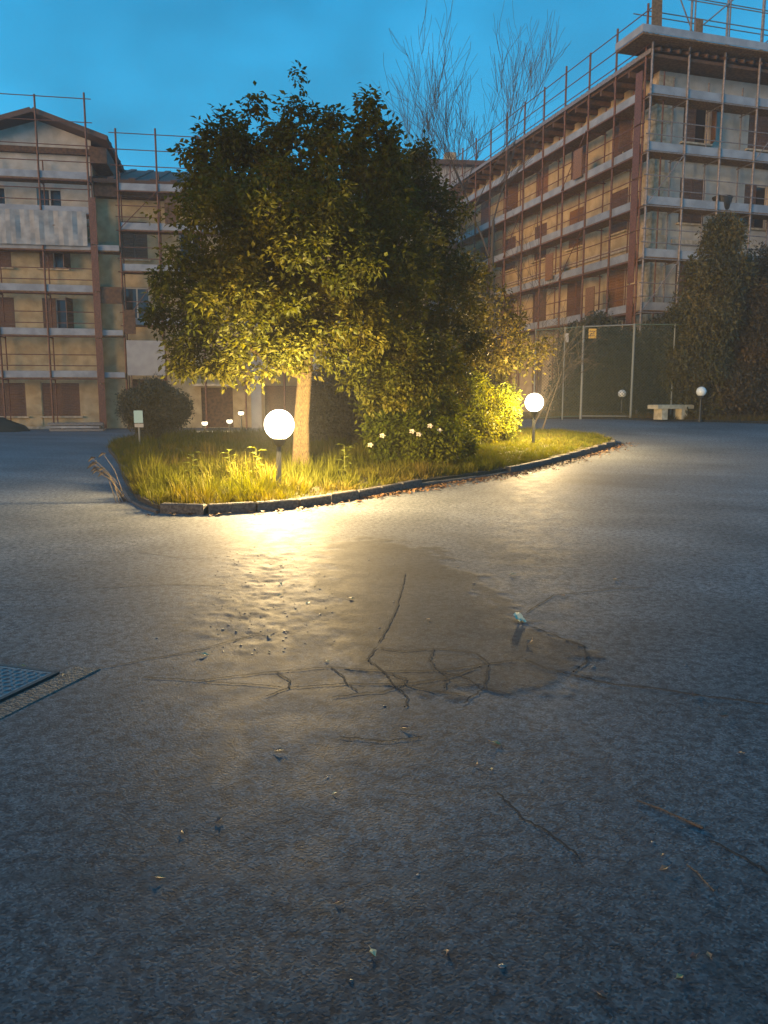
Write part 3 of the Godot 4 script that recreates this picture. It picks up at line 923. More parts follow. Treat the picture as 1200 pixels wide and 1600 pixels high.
func small_lamp(at: Vector3, label: String, h: float) -> void:
	var o := thing("low_lamp", label, "lamp", at, 0.0, "low lit lamps by the left entrance")
	var m := Mb.new()
	m.lathe(Vector3.ZERO, [[0.0, 0.0], [0.07, 0.0], [0.05, 0.03], [0.04, h - 0.06], [0.04, h - 0.04]], 12)
	part("post", m.mesh(), M.lamp_pole, o)
	m = Mb.new()
	m.lathe(Vector3.ZERO, [[0.0, h - 0.1], [0.1, h - 0.08], [0.14, h], [0.12, h + 0.06], [0.0, h + 0.1]], 16)
	part("lens", m.mesh(), M.small_lamp_on, o)
	m = Mb.new()
	m.lathe(Vector3.ZERO, [[0.0, h + 0.101], [0.15, h + 0.07], [0.16, h + 0.09], [0.0, h + 0.15]], 16)
	part("cap", m.mesh(), M.lamp_pole, o)
	var l := OmniLight3D.new()
	l.name = "lamp_light"
	l.light_color = LAMP_COLOR
	l.light_energy = 1.6
	l.light_size = 0.09
	l.omni_range = 40.0; l.omni_attenuation = 2.0
	l.shadow_enabled = true
	l.position = Vector3(0, h, 0)
	o.add_child(l)

# ---------------------------------------------------------------- trees and plants
func main_tree(leaves: Array) -> void:
	var g := mound(-1.42, -13.5)
	var t := thing("broadleaf_tree", "tall leafy evergreen tree behind the nearer lit lamp, its lower leaves lit yellow", "tree", Vector3(-1.42, g, -13.5))
	var m := Mb.new()
	var pts := [Vector3(0.02, -0.15, 0), Vector3(0.0, 0.05, 0), Vector3(0.0, 0.3, 0), Vector3(0.02, 0.9, 0.02), Vector3(0.08, 1.6, 0.0), Vector3(0.14, 2.3, 0.0), Vector3(0.2, 3.1, 0.0), Vector3(0.15, 4.1, 0.0), Vector3(0.05, 5.3, 0)]
	m.tube(pts, [0.27, 0.2, 0.15, 0.13, 0.12, 0.115, 0.095, 0.06, 0.02], 14)
	part("trunk", m.mesh(), M.bark, t)
	for l in [[4, Vector3(-1.6, 0.9, 0.4), 0.055], [5, Vector3(-2.1, 1.2, -0.2), 0.06], [5, Vector3(1.3, 1.0, 0.3), 0.06], [5, Vector3(0.3, 1.1, 1.0), 0.05], [6, Vector3(-1.4, 1.6, 0.2), 0.05], [6, Vector3(1.3, 1.4, -0.2), 0.05], [6, Vector3(-0.3, 1.4, -1.0), 0.045], [7, Vector3(0.8, 1.4, 0.1), 0.035], [7, Vector3(-1.1, 1.3, 0.1), 0.035]]:
		var lm := Mb.new()
		var a: Vector3 = pts[l[0]]
		var d: Vector3 = l[1]
		lm.tube([a, a + d * 0.3 + Vector3(0, -0.06, 0), a + d * 0.65 + Vector3(0, 0.03, 0.05), a + d], [l[2], l[2] * 0.8, l[2] * 0.55, 0.012], 7)
		part("limb", lm.mesh(), M.bark, t)
	var blobs := MAIN_BLOBS.duplicate()
	for b: Array in MAIN_BLOBS:   # loose sprays standing out of the crown
		for k in 7 if b[3] > 0.4 else 1:
			var d := Vector3(rng.randfn(), rng.randfn() + 0.25, rng.randfn()).normalized()
			blobs.append([b[0] + d.x * b[3] * 1.12, b[1] + d.y * b[3] * 1.12, b[2] + d.z * b[3] * 1.12, rng.randf_range(0.07, 0.17)])
	crown(t, "foliage", blobs, 165.0, leaves, M.leaf, Color(0.078, 0.08, 0.011), 0.45, 1.0, 0.2, 0.2, 0.1)

func spray_tree(called: String, label: String, at: Vector3, stems: Array, most: int, group := "", shape := "") -> void:
	var t := thing(called, label, "tree", at, 0.0, group)
	rng.seed = hash(shape if shape else label) % 1000
	var limbs := Mb.new()
	var twigs := Mb.new()
	for s in stems: branch(limbs, twigs, s[0], s[1], s[2], s[3], 0, most, s[4], s[5])
	part("trunk", limbs.mesh(), M.dark_bark, t)
	var tw := part("twigs", twigs.mesh(), M.dark_bark, t)
	tw.set_meta("kind", "stuff")

func shrub(called: String, label: String, cat: String, at: Vector3, blobs: Array, density: float, meshes: Array, mat: Material, base: Color, sc := 1.0, stems := 5, group := "", vary := 0.35, gaps := 0.1) -> Node3D:
	var t := thing(called, label, cat, at, 0.0, group)
	for k in stems:
		var m := Mb.new()
		var b: Array = blobs[(k * 3) % blobs.size()]
		var to := Vector3(b[0], b[1], b[2]) - at
		var off := Vector3(rng.randf_range(-0.2, 0.2), -0.1, rng.randf_range(-0.2, 0.2))
		m.tube([off, off.lerp(to, 0.5) + Vector3(0, 0.15, 0), to], [0.035, 0.025, 0.01], 6)
		part("stem", m.mesh(), M.dark_bark, t)
	crown(t, "foliage", blobs, density, meshes, mat, base, vary, sc, 0.4, gaps)
	return t

func weed(at: Vector3, h: float, label: String, mesh: Mesh) -> void:
	var o := thing("leafy_weed", label, "plant", at, rng.randf() * TAU, "leafy weeds in the lit grass")
	var m := Mb.new()
	m.tint = Color(0.08, 0.09, 0.02)
	m.tube([Vector3(0, -0.05, 0), Vector3(0.02, h * 0.5, 0.02), Vector3(0.05, h, 0)], [0.012, 0.009, 0.004], 5)
	part("stem", m.mesh(), M.grass, o)
	for k in 9:
		var lm := Mb.new()
		var y := h * (0.35 + 0.65 * k / 8.0)
		var a := k * 2.4
		lm.tint = Color(0.1, 0.12, 0.025)
		leaf_shape(lm, Vector3(0.03, y, 0.01), Vector3(cos(a), 0.25, sin(a)).normalized(), Vector3.UP, 0.17, 0.11)
		part("leaf", lm.mesh(), M.leaf, o)

func rose(parent: Node3D, at: Vector3, r: float) -> void:
	var m := Mb.new()
	for ring in 3:
		for k in 5:
			var a := TAU * k / 5.0 + ring * 0.6
			var d := Vector3(cos(a), 0.3 + ring * 0.6, sin(a)).normalized()
			leaf_shape(m, Vector3.ZERO, d, Vector3.UP, r * (1.0 - ring * 0.2), r * 0.95)
	part("flower", m.mesh(), M.petal, parent, Transform3D(Basis(Vector3.RIGHT, 0.9), at - parent.position))

func make_grass() -> void:
	var tufts := [blade_tuft(16, 0.4, 0.1, 1), blade_tuft(14, 0.34, 0.12, 2), blade_tuft(18, 0.26, 0.12, 3)]
	var xf := [[], [], []]
	var col := [[], [], []]
	var poly := PackedVector2Array(outline)
	var n := 0
	while n < 15000:
		var p := Vector2(rng.randf_range(-9.0, 6.5), -10.0 - 19.5 * pow(rng.randf(), 1.7))
		n += 1
		var d := inside(poly, p)
		if d < 0.04: continue
		var h := 0.7 + 0.55 * clump.get_noise_2d(p.x * 1.2, p.y * 1.2)
		if p.y > -13.0 and p.x < -1.6: h *= 1.3
		if p.x > 2.2: h *= 0.5
		if d < 0.25: h *= 0.75
		if h < 0.22 and rng.randf() < 0.5: continue
		var w := rng.randi() % 3
		var s := clampf(h, 0.2, 1.3) * rng.randf_range(0.7, 1.2)
		xf[w].append(Transform3D(Basis(Vector3.UP, rng.randf() * TAU).scaled(Vector3(1.0, 1.0, 1.0) * (0.5 + s * 0.5)).scaled(Vector3(1, s / (0.5 + s * 0.5), 1)), Vector3(p.x, mound(p.x, p.y) - 0.01, p.y)))
		var dry := clampf(clump.get_noise_2d(p.x * 0.6 + 70.0, p.y * 0.6) * 1.3 + rng.randf_range(-0.15, 0.35), 0.0, 1.0)
		col[w].append(Color(0.095, 0.1, 0.01).lerp(Color(0.17, 0.125, 0.03), dry))
	for k in 4200:   # short fresh grass under the right lamp
		var p := Vector2(rng.randf_range(0.2, 6.3), rng.randf_range(-25.0, -14.0))
		if inside(poly, p) < 0.05: continue
		var s := rng.randf_range(0.3, 0.65) * (1.0 if p.x > 2.5 else 1.5)
		xf[2].append(Transform3D(Basis(Vector3.UP, rng.randf() * TAU).scaled(Vector3(0.8, s, 0.8)), Vector3(p.x, mound(p.x, p.y) - 0.01, p.y)))
		col[2].append(Color(0.085, 0.11, 0.01).lerp(Color(0.14, 0.12, 0.02), rng.randf()))
	for w in 3: scatter("grass", tufts[w], M.grass, null, xf[w], col[w])

func make_litter() -> void:
	var lm := Mb.new()
	leaf_shape(lm, Vector3(-0.04, 0, 0), Vector3.RIGHT, Vector3.UP, 0.085, 0.055)
	var mesh := lm.mesh()
	var xf := []
	var col := []
	var poly := PackedVector2Array(outline)
	for k in 1500:
		var i := rng.randf_range(0, 44)
		var q := i / 44.0
		var p := outline[int(i)].lerp(outline[int(i) + 1], fposmod(i, 1.0))
		var o := absf(rng.randfn()) * (0.14 if q < 0.3 else 0.22)
		var dirn := (outline[int(i) + 1] - outline[int(i)]).normalized()
		var out := Vector2(dirn.y, -dirn.x)
		if inside(poly, p + out * 0.2) > 0.0: out = -out
		if q < 0.22 and rng.randf() < 0.75: continue
		p += out * (0.1 + o)
		xf.append(Transform3D(Basis(Vector3(rng.randfn(), rng.randfn() * 3.0, rng.randfn()).normalized(), rng.randf_range(-0.5, 0.5)) * Basis(Vector3.UP, rng.randf() * TAU), Vector3(p.x, ground(p.x, p.y) + 0.012 + rng.randf() * 0.02, p.y)))
		col.append([Color(0.16, 0.075, 0.03), Color(0.1, 0.05, 0.02), Color(0.22, 0.12, 0.05), Color(0.13, 0.08, 0.04)][k % 4])
	scatter("leaf_litter", mesh, M.litter, null, xf, col)

func make_verge() -> void:
	# the far bank at the right: earth and dry grass beyond the asphalt's edge
	var edge := [Vector2(5.2, -33.0), Vector2(6.2, -30.6), Vector2(7.2, -29.5), Vector2(8.9, -28.6), Vector2(10.6, -27.8), Vector2(12.9, -27.0), Vector2(16.0, -26.2), Vector2(24.0, -25.0)]
	var m := Mb.new()
	var n := 60
	var cv := Curve2D.new()
	for p in edge: cv.add_point(p)
	var ln := cv.get_baked_length()
	var rows := [0.0, 0.0, 0.25, 0.8, 2.0, 5.0, 12.0]
	for r in rows.size():
		for k in n + 1:
			var p := cv.sample_baked(ln * k / n)
			p += Vector2(0.3, -0.95) * rows[r]
			p += Vector2(0, 1) * rough_noise.get_noise_2d(k * 0.9, 3.0) * 0.12
			var y := rise(p.x, p.y) + (-0.1 if r == 0 else 0.05 + 0.05 * minf(rows[r], 1.0)) + rough_noise.get_noise_2d(p.x * 1.5, p.y * 1.5) * 0.03
			m.vert(Vector3(p.x, y, p.y), Vector3(0, 1, 0.2).normalized())
	for r in rows.size() - 1:
		for k in n:
			var a := r * (n + 1) + k
			m.ix.append_array([a, a + n + 1, a + 1, a + 1, a + n + 1, a + n + 2])
	struct("verge", m.mesh(), M.soil)
	var tuft := blade_tuft(14, 0.28, 0.12, 7)
	var xf := []
	var col := []
	for k in 2300:
		var p := cv.sample_baked(ln * rng.randf()) + Vector2(0.3, -0.95) * (absf(rng.randfn()) * 0.9 + 0.08)
		var s := rng.randf_range(0.35, 0.95)
		xf.append(Transform3D(Basis(Vector3.UP, rng.randf() * TAU).scaled(Vector3.ONE * s), Vector3(p.x, rise(p.x, p.y) + 0.06, p.y)))
		col.append(Color(0.07, 0.075, 0.02).lerp(Color(0.2, 0.13, 0.055), rng.randf()))
	scatter("verge_grass", tuft, M.grass, null, xf, col)

func make_fence() -> void:
	var spots := [Vector2(5.6, -29.75), Vector2(6.6, -29.4), Vector2(7.23, -29.2), Vector2(8.94, -28.8), Vector2(10.3, -28.55), Vector2(11.6, -28.3)]
	var p0 := Vector3(spots[0].x, 0, spots[0].y)
	var f := thing("wire_fence", "tall dark wire mesh fence on grey posts at the far edge of the asphalt", "fence", p0)
	var tops := [4.0, 4.05, 4.08, 4.12, 4.1, 4.1]
	for i in spots.size():
		var a := Vector3(spots[i].x, rise(spots[i].x, spots[i].y), spots[i].y) - p0
		pole(f, "post", a, Vector3(a.x, tops[i], a.z), 0.045 if i in [2, 3] else 0.028, M.fence_post)
		if i == spots.size() - 1: continue
		var q := Vector3(spots[i + 1].x, rise(spots[i + 1].x, spots[i + 1].y), spots[i + 1].y) - p0
		pole(f, "rail", Vector3(a.x, tops[i] - 0.04, a.z), Vector3(q.x, tops[i + 1] - 0.04, q.z), 0.025, M.fence_post if i == 2 else M.wire)
		pole(f, "rail", a + Vector3.UP * 0.12, q + Vector3.UP * 0.12, 0.02, M.fence_post if i == 2 else M.wire)
		var w := Mb.new()
		var ln := Vector2(q.x - a.x, q.z - a.z).length()
		var dx := Vector3(q.x - a.x, 0, q.z - a.z) / ln
		var s := 0.0
		while s < ln + 3.2:   # slanting wires, both ways, cut at the frame
			for way in [1, -1]:
				var s0 := s if way == 1 else ln - s
				var e0 := Vector2(s0, 0.15)
				var e1 := Vector2(s0 - way * 3.15, 3.3)
				var tmin := 0.0
				var tmax := 1.0
				var ddx := e1.x - e0.x
				for lim in [[0.0 - e0.x, ddx > 0], [ln - e0.x, ddx < 0]]:
					var tt: float = lim[0] / ddx
					if lim[1]: tmin = maxf(tmin, tt)
					else: tmax = minf(tmax, tt)
				if tmin < tmax:
					var c0 := e0.lerp(e1, tmin)
					var c1 := e0.lerp(e1, tmax)
					w.tube([a + dx * c0.x + Vector3.UP * c0.y, a + dx * c1.x + Vector3.UP * c1.y], [0.006, 0.006], 3, false)
			s += 0.11
		var o := part("wire_mesh", w.mesh(), M.wire, f)
		o.set_meta("kind", "stuff")
	var sg := thing("yellow_sign", "small yellow notice near the top of the wire fence gate", "sign", Vector3(7.52, 3.62, -29.07), -0.23)
	part("plate", cube(Vector3(0.27, 0.34, 0.012)), plain(lin(.5, .3, .04), 0.5), sg, Transform3D(Basis(), Vector3(0, 0.17, 0)))
	for k in 3: part("text_line", cube(Vector3([0.18, 0.14, 0.17][k], 0.022, 0.004)), M.lamp_pole, sg, Transform3D(Basis(), Vector3(0, 0.25 - k * 0.07, 0.009)))
	var wg := thing("white_sign", "narrow white notice high on the fence left of the yellow one", "sign", Vector3(6.66, 3.5, -29.32), -0.23)
	part("plate", cube(Vector3(0.12, 0.32, 0.012)), M.white_panel, wg, Transform3D(Basis(), Vector3(0, 0.16, 0)))

func make_bench() -> void:
	var g := rise(10.1, -28.1)
	var b := thing("stone_bench", "pale stone slab bench on two block legs on the right verge", "bench", Vector3(10.1, g + 0.08, -28.0), 0.42)
	var m := Mb.new()
	m.box(Vector3(0, 0.42, 0), Vector3(1.65, 0.14, 0.5), Basis(), 0.02)
	part("seat", m.mesh(), M.trim, b)
	for s in [-1, 1]:
		m = Mb.new()
		m.box(Vector3(s * 0.45, 0.165, 0), Vector3(0.26, 0.38, 0.4), Basis(), 0.015)
		part("leg", m.mesh(), M.trim, b)

func make_cover() -> void:
	var o := thing("drain_cover", "square steel cover with raised treads set in concrete at the left edge", "manhole cover", Vector3(-1.78, ground(-1.78, -4.14), -4.14))
	var e1 := Vector3(-0.953, 0, -0.303)
	var e2 := Vector3(-0.303, 0, 0.953)
	var bs := Basis(-e1, Vector3.UP, e2)
	var c := (e1 + e2) * 0.42
	var m := Mb.new()
	m.box(Vector3(0, 0.008, 0), Vector3(0.8, 0.02, 0.8))
	part("plate", m.mesh(), M.steel_cover, o, Transform3D(bs, c))
	m = Mb.new()
	for i in 18:
		for j in 18:
			var tb := Basis(Vector3.UP, PI / 4 * (1 if (i + j) % 2 else -1))
			m.box(Vector3(-0.37 + i * 0.0435, 0.02, -0.37 + j * 0.0435), Vector3(0.03, 0.007, 0.009), tb)
	var tr := part("treads", m.mesh(), M.steel_cover, o, Transform3D(bs, c))
	tr.set_meta("kind", "stuff")
	for k in 4:
		var q := Basis(Vector3.UP, k * PI / 2)
		part("frame_bar", cube(Vector3(0.84, 0.03, 0.025)), M.lamp_pole, o, Transform3D(bs * q, c + bs * q * Vector3(0, 0.004, 0.415)))
		var cm := Mb.new()
		var w := 0.16 if k != 3 else 0.3
		cm.box(Vector3(0, 0, 0.43 + w / 2), Vector3(0.86 + 0.25, 0.02, w), Basis(), 0.006)
		if k == 0 or k == 2: continue
		part("concrete_surround", cm.mesh(), M.kerb if k == 1 else M.old_concrete, o, Transform3D(bs * q, c + Vector3.UP * [-0.003, -0.002, -0.0025, -0.0035][k]))

func make_small_things() -> void:
	# the little sign on the island's far left corner
	var s := thing("small_sign", "little pale blue sign on a thin post in front of the round bush", "sign", Vector3(-6.8, mound(-6.8, -22.0), -22.0), 0.1)
	var m := Mb.new()
	m.tube([Vector3(0, -0.1, 0), Vector3(0, 1.02, 0)], [0.025, 0.025], 8)
	part("post", m.mesh(), M.fence_post, s)
	part("plate", cube(Vector3(0.24, 0.34, 0.02)), plain(lin(.3, .46, .46), 0.5), s, Transform3D(Basis(), Vector3(0, 0.84, 0.035)))
	part("lower_plate", cube(Vector3(0.24, 0.1, 0.02)), M.white_panel, s, Transform3D(Basis(), Vector3(0.01, 0.6, 0.035)))
	# planks stacked before the left building
	var st := thing("plank_stack", "low stack of pale grey boards at the foot of the left building", "boards", Vector3(-14.0, 0, -36.0), 0.17)
	for k in 3:
		for j in 3: part("board", cube(Vector3(2.3, 0.1, 0.28)), M.net if (k + j) % 3 == 0 else M.concrete, st, Transform3D(Basis(Vector3.UP, rng.randf_range(-0.03, 0.03)), Vector3(rng.randf_range(-0.1, 0.1), 0.06 + k * 0.13, -0.32 + j * 0.31)))
		part("bearer", cube(Vector3(0.08, 0.03, 0.9)), M.plank, st, Transform3D(Basis(), Vector3(0.5 if k else -0.5, 0.125 + 0.13 * k if k < 2 else 0.008, 0)))
	var hp := Mb.new()
	for j in 9:
		for i in 20:
			pass
	hp.lathe(Vector3.ZERO, [[1.5, -0.05], [1.2, 0.2], [0.75, 0.42], [0.3, 0.56], [0.0, 0.6]], 22)
	for i in hp.v.size():
		hp.v[i] += Vector3(1, 0.5, 1) * rough_noise.get_noise_3dv(hp.v[i] * 1.5) * 0.22
	var heap := put("earth_heap", hp.mesh(), M.soil, null, Transform3D(Basis(), Vector3(-17.6, 0, -35.9)))
	tag(heap, "brown heap of earth before the left scaffold at the picture's edge", "earth heap")
	# sticks
	for q in [["straight dark stick with a thick end on the near asphalt at right", Vector2(0.95, -2.78), Vector2(1.12, -2.58), 0.0035, 0.006], ["thin short twig lying nearer the camera than the straight stick", Vector2(0.98, -2.36), Vector2(1.01, -2.22), 0.003, 0.003]]:
		var a: Vector2 = q[1]
		var b: Vector2 = q[2]
		var sm := Mb.new()
		var o := Vector3(a.x, ground(a.x, a.y) + 0.0035, a.y)
		var e := Vector3(b.x, ground(b.x, b.y) + 0.005, b.y) - o
		sm.tube([Vector3.ZERO, e * 0.35 + Vector3(0.004, 0.003, 0), e * 0.7 + Vector3(-0.002, 0.003, 0), e * 0.93, e], [q[3] * 0.6, q[3], q[3], q[4], q[4] * 0.8], 6)
		tag(put("stick", sm.mesh(), M.dark_bark, null, Transform3D(Basis(), o)), q[0], "stick", "sticks on the asphalt")
	# a scrap of pale paper
	var pm := Mb.new()
	for i in 3:
		for j in 4:
			var fn := func(u: int, w: int) -> Vector3: return Vector3(-0.028 + u * 0.018, 0.006 + 0.012 * sin(u * 1.9 + w * 1.3) + (0.03 if w > 2 else 0.0), 0.05 - w * 0.025)
			pm.quad(fn.call(i, j), fn.call(i + 1, j), fn.call(i + 1, j + 1), fn.call(i, j + 1))
	tag(put("paper_scrap", pm.mesh(), plain(lin(.4, .46, .34), 0.7), null, Transform3D(Basis(Vector3.UP, 0.3), Vector3(0.92, ground(0.92, -5.18) + 0.006, -5.18))), "small pale green scrap of paper on the dark patch's right edge", "litter")
	# fallen leaves, one by one
	var lm := Mb.new()
	leaf_shape(lm, Vector3(-0.02, 0, 0), Vector3.RIGHT, Vector3.UP, 0.045, 0.028)
	lm.tube([Vector3(-0.02, 0, 0), Vector3(-0.034, 0.004, 0.003)], [0.0012, 0.0008], 4)
	var mesh := lm.mesh()
	var tones := [plain(lin(.34, .2, .07), 0.55), plain(lin(.12, .05, .03), 0.6), plain(lin(.42, .33, .17), 0.5), plain(lin(.2, .1, .045), 0.6)]
	var looks := ["yellow brown", "dark reddish", "pale tan", "dull brown"]
	for tn: StandardMaterial3D in tones: tn.cull_mode = BaseMaterial3D.CULL_DISABLED
	var places := "nearest the bottom right corner|below the long crack, near the right edge|just below the dark patch, right of centre|a little below the leaf under the dark patch, leftmost of a pair|right of a pair below the dark patch|on the bare asphalt below centre, left of the cracks|under the web of cracks, at centre|on the left end of the web of cracks|on the left side of the dark patch|alone low at the centre|at the bottom edge, right of centre|right of the lower middle, below the thin twig|just under the long crack at the right|on the long crack near the right edge|between the two sticks at the lower right|at the lower end of the broken area|on the broken area, beside the dark patch's left edge|on the middle of the broken area|on the broken area, above its middle|at the top of the broken area, nearest the lit kerb|left of lower centre, by itself|a little right of the leaf left of lower centre|under the paper scrap, on the dark patch|near the bottom edge at the centre|near the bottom right, beside the corner leaf|near the bottom edge, just right of centre|far out to the right, beyond the paper scrap|farthest out to the right, below the right lamp|left of the web of cracks, below the broken area|at the tip of the drain cover|on the rim of the drain cover|low on the left side, below the drain cover|close beside the thin twig|between the drain cover and the web of cracks|in the middle of the dark patch|above the dark patch, right of the paper scrap".split("|")
	for k in LEAF_SPOTS.size():
		var x: float = LEAF_SPOTS[k][0]
		var z: float = LEAF_SPOTS[k][1]
		var w: int = LEAF_SPOTS[k][2]
		var sc := rng.randf_range(0.7, 1.3) * (0.65 if z > -3.2 else 1.0) * (1.25 if z < -4.5 else 1.0)
		var o := put("fallen_leaf", mesh, tones[w], null, Transform3D(Basis(Vector3(rng.randfn(), 0, rng.randfn()).normalized(), rng.randf_range(-0.16, 0.16)) * Basis(Vector3.UP, rng.randf() * TAU).scaled(Vector3(sc, sc * rng.randf_range(0.5, 1.4), sc)), Vector3(x, ground(x, z) + 0.007 * sc, z)))
		tag(o, "%s leaf %s" % [looks[w], places[k]], "leaf", "fallen leaves on the asphalt")

const LEAF_SPOTS := [[0.77, -1.86, 0], [1.52, -3.18, 0], [0.49, -3.28, 0], [0.38, -3.08, 3], [0.44, -3.04, 0], [-0.19, -2.84, 2], [0.10, -3.44, 1], [-0.33, -4.38, 2], [-0.25, -5.76, 0], [-0.14, -2.18, 1], [0.55, -1.80, 1], [0.84, -1.94, 1], [1.62, -3.58, 1], [1.58, -3.84, 1], [0.92, -2.42, 3], [-0.73, -4.84, 2], [-0.56, -5.64, 2], [-0.80, -5.88, 2], [-0.84, -6.24, 2], [-0.91, -6.90, 2], [-0.70, -2.56, 1], [-0.59, -2.64, 1], [0.90, -4.70, 3], [-0.03, -1.96, 2], [0.88, -1.94, 3], [0.17, -1.96, 1], [1.37, -5.88, 3], [1.92, -6.42, 3], [-1.06, -4.48, 2], [-1.74, -4.12, 0], [-2.04, -4.28, 0], [-0.71, -2.30, 3], [0.90, -2.34, 3], [-0.45, -3.2, 3], [0.3, -5.2, 3], [1.1, -6.6, 2]]
const MAIN_BLOBS := [[-1.36, 4.98, -13.50, 0.77], [-2.15, 4.92, -13.90, 0.85], [-0.75, 4.85, -13.80, 0.95], [-2.83, 4.73, -13.50, 0.42], [-0.16, 4.98, -13.50, 0.49], [-2.52, 3.86, -12.90, 0.99], [-1.28, 3.80, -12.60, 1.23], [-0.21, 3.85, -13.70, 1.11], [-3.12, 3.21, -13.20, 0.59], [-3.66, 2.81, -13.50, 0.28], [-2.01, 2.81, -12.70, 1.03], [-2.82, 2.28, -12.90, 0.44], [-3.29, 2.11, -13.10, 0.26], [-0.82, 2.73, -12.90, 0.89], [0.00, 2.80, -13.70, 0.69], [-1.50, 2.26, -12.60, 0.37], [-2.35, 1.83, -12.50, 0.20], [-2.50, 2.01, -12.50, 0.22], [-0.67, 2.04, -12.90, 0.23], [0.11, 2.17, -13.80, 0.36], [-3.89, 3.38, -14.10, 0.23], [-3.85, 2.89, -13.50, 0.13], [-1.42, 6.57, -13.50, 0.10], [-1.42, 6.38, -13.50, 0.13], [-1.39, 6.15, -13.50, 0.16], [-1.34, 5.86, -13.50, 0.26], [-1.66, 5.76, -13.50, 0.20], [-1.95, 6.10, -13.50, 0.12], [-2.07, 5.81, -13.50, 0.21], [-2.36, 5.89, -13.50, 0.16], [-2.73, 6.20, -13.50, 0.10], [-2.63, 5.96, -13.50, 0.14], [-2.49, 5.67, -13.50, 0.22], [-2.85, 5.67, -13.50, 0.14], [-1.03, 5.93, -13.50, 0.15], [-0.74, 5.93, -13.50, 0.14], [-0.83, 5.64, -13.50, 0.24], [-0.41, 5.78, -13.50, 0.16], [-0.20, 6.14, -13.50, 0.11], [-0.17, 5.91, -13.50, 0.15], [0.02, 5.67, -13.50, 0.16], [0.06, 5.37, -13.50, 0.20], [-1.73, 6.28, -13.50, 0.09], [-3.12, 5.42, -13.50, 0.12], [-3.30, 5.36, -13.50, 0.09], [-3.02, 5.17, -13.50, 0.20], [-1.14, 5.60, -13.50, 0.24], [-1.76, 5.47, -13.50, 0.33], [-2.18, 5.42, -13.50, 0.28], [-2.65, 5.32, -13.50, 0.28], [-0.52, 5.42, -13.50, 0.31], [-0.42, 1.88, -13.20, 0.32], [0.16, 1.75, -13.40, 0.41], [0.60, 1.78, -13.60, 0.40], [1.00, 2.12, -13.90, 0.38], [0.44, 2.12, -13.90, 0.45]]
const SECOND_BLOBS := [[0.64, 5.87, -16.50, 0.51], [1.03, 5.14, -16.50, 0.67], [0.39, 4.70, -16.50, 1.00], [1.39, 4.00, -16.80, 0.57], [0.85, 3.45, -16.50, 1.07], [0.33, 2.56, -16.50, 0.94], [1.42, 2.52, -17.00, 0.58], [0.13, 5.56, -16.50, 0.67], [0.76, 6.32, -16.50, 0.20], [0.51, 6.17, -16.50, 0.19], [-0.34, 3.97, -17.50, 0.99], [1.86, 3.25, -17.00, 0.28], [1.23, 1.79, -17.00, 0.52], [1.85, 4.00, -16.80, 0.19], [1.94, 2.58, -16.80, 0.25]]
const BUSH_BLOBS := [[0.45, 1.00, -18.50, 0.63], [0.85, 1.44, -19.20, 0.81], [1.91, 1.28, -20.60, 0.92], [2.76, 1.19, -21.20, 0.72], [3.30, 1.49, -21.40, 0.31], [1.57, 0.43, -19.40, 0.71], [0.59, 0.50, -18.20, 0.52], [2.39, 0.52, -20.80, 0.68], [3.00, 0.76, -21.20, 0.55], [3.45, 1.18, -21.40, 0.17], [2.17, 1.85, -20.80, 0.42], [0.00, 0.80, -14.90, 0.41], [0.54, 0.80, -14.90, 0.44], [1.09, 0.74, -14.90, 0.39], [-0.19, 1.26, -15.90, 0.34], [0.51, 1.27, -15.70, 0.46], [-0.57, 0.38, -14.90, 0.17], [0.19, 1.62, -15.70, 0.38], [1.57, 0.58, -15.50, 0.25], [1.19, 1.26, -16.40, 0.40]]
const SPARSE_BLOBS := [[2.78, 3.93, -22.00, 0.71], [2.33, 4.77, -22.00, 0.57], [3.33, 2.91, -22.00, 0.61], [2.99, 2.13, -22.00, 0.64], [3.95, 2.57, -22.00, 0.39], [2.01, 3.42, -22.00, 0.71], [2.54, 2.82, -22.00, 0.64], [3.49, 3.59, -22.00, 0.36], [4.38, 2.82, -22.00, 0.25]]
const ROUND_BLOBS := [[-7.25, 1.13, -25.00, 0.77], [-7.75, 1.17, -25.00, 0.57], [-6.68, 1.13, -25.00, 0.57], [-7.26, 0.69, -25.00, 0.57], [-7.23, 1.53, -25.00, 0.53]]
const HEDGE_BLOBS := [[-1.04, 1.18, -21.50, 0.96], [-0.70, 0.32, -21.50, 0.79], [-1.38, 1.69, -21.50, 0.70], [-0.43, 1.86, -21.50, 0.79], [-1.74, 0.49, -21.50, 0.70]]
const IVY_BLOBS := [[11.87, 7.07, -28.70, 0.65], [11.73, 5.77, -28.70, 1.05], [11.37, 4.23, -28.70, 1.16], [11.12, 2.67, -28.70, 1.16], [11.31, 1.30, -28.70, 0.93], [12.82, 4.76, -29.50, 1.32], [13.29, 2.93, -29.50, 1.44], [13.62, 1.30, -29.20, 1.19], [13.98, 5.95, -29.90, 0.97], [12.45, 1.53, -28.70, 1.16], [14.27, 3.87, -29.70, 1.45]]
const BACK_BLOBS := [[8.42, 3.05, -32.00, 1.56], [7.71, 1.53, -32.00, 1.04], [9.24, 1.79, -32.00, 1.30], [10.47, 3.05, -32.00, 1.17], [10.79, 1.53, -32.00, 1.17], [11.21, 3.55, -32.00, 1.04]]

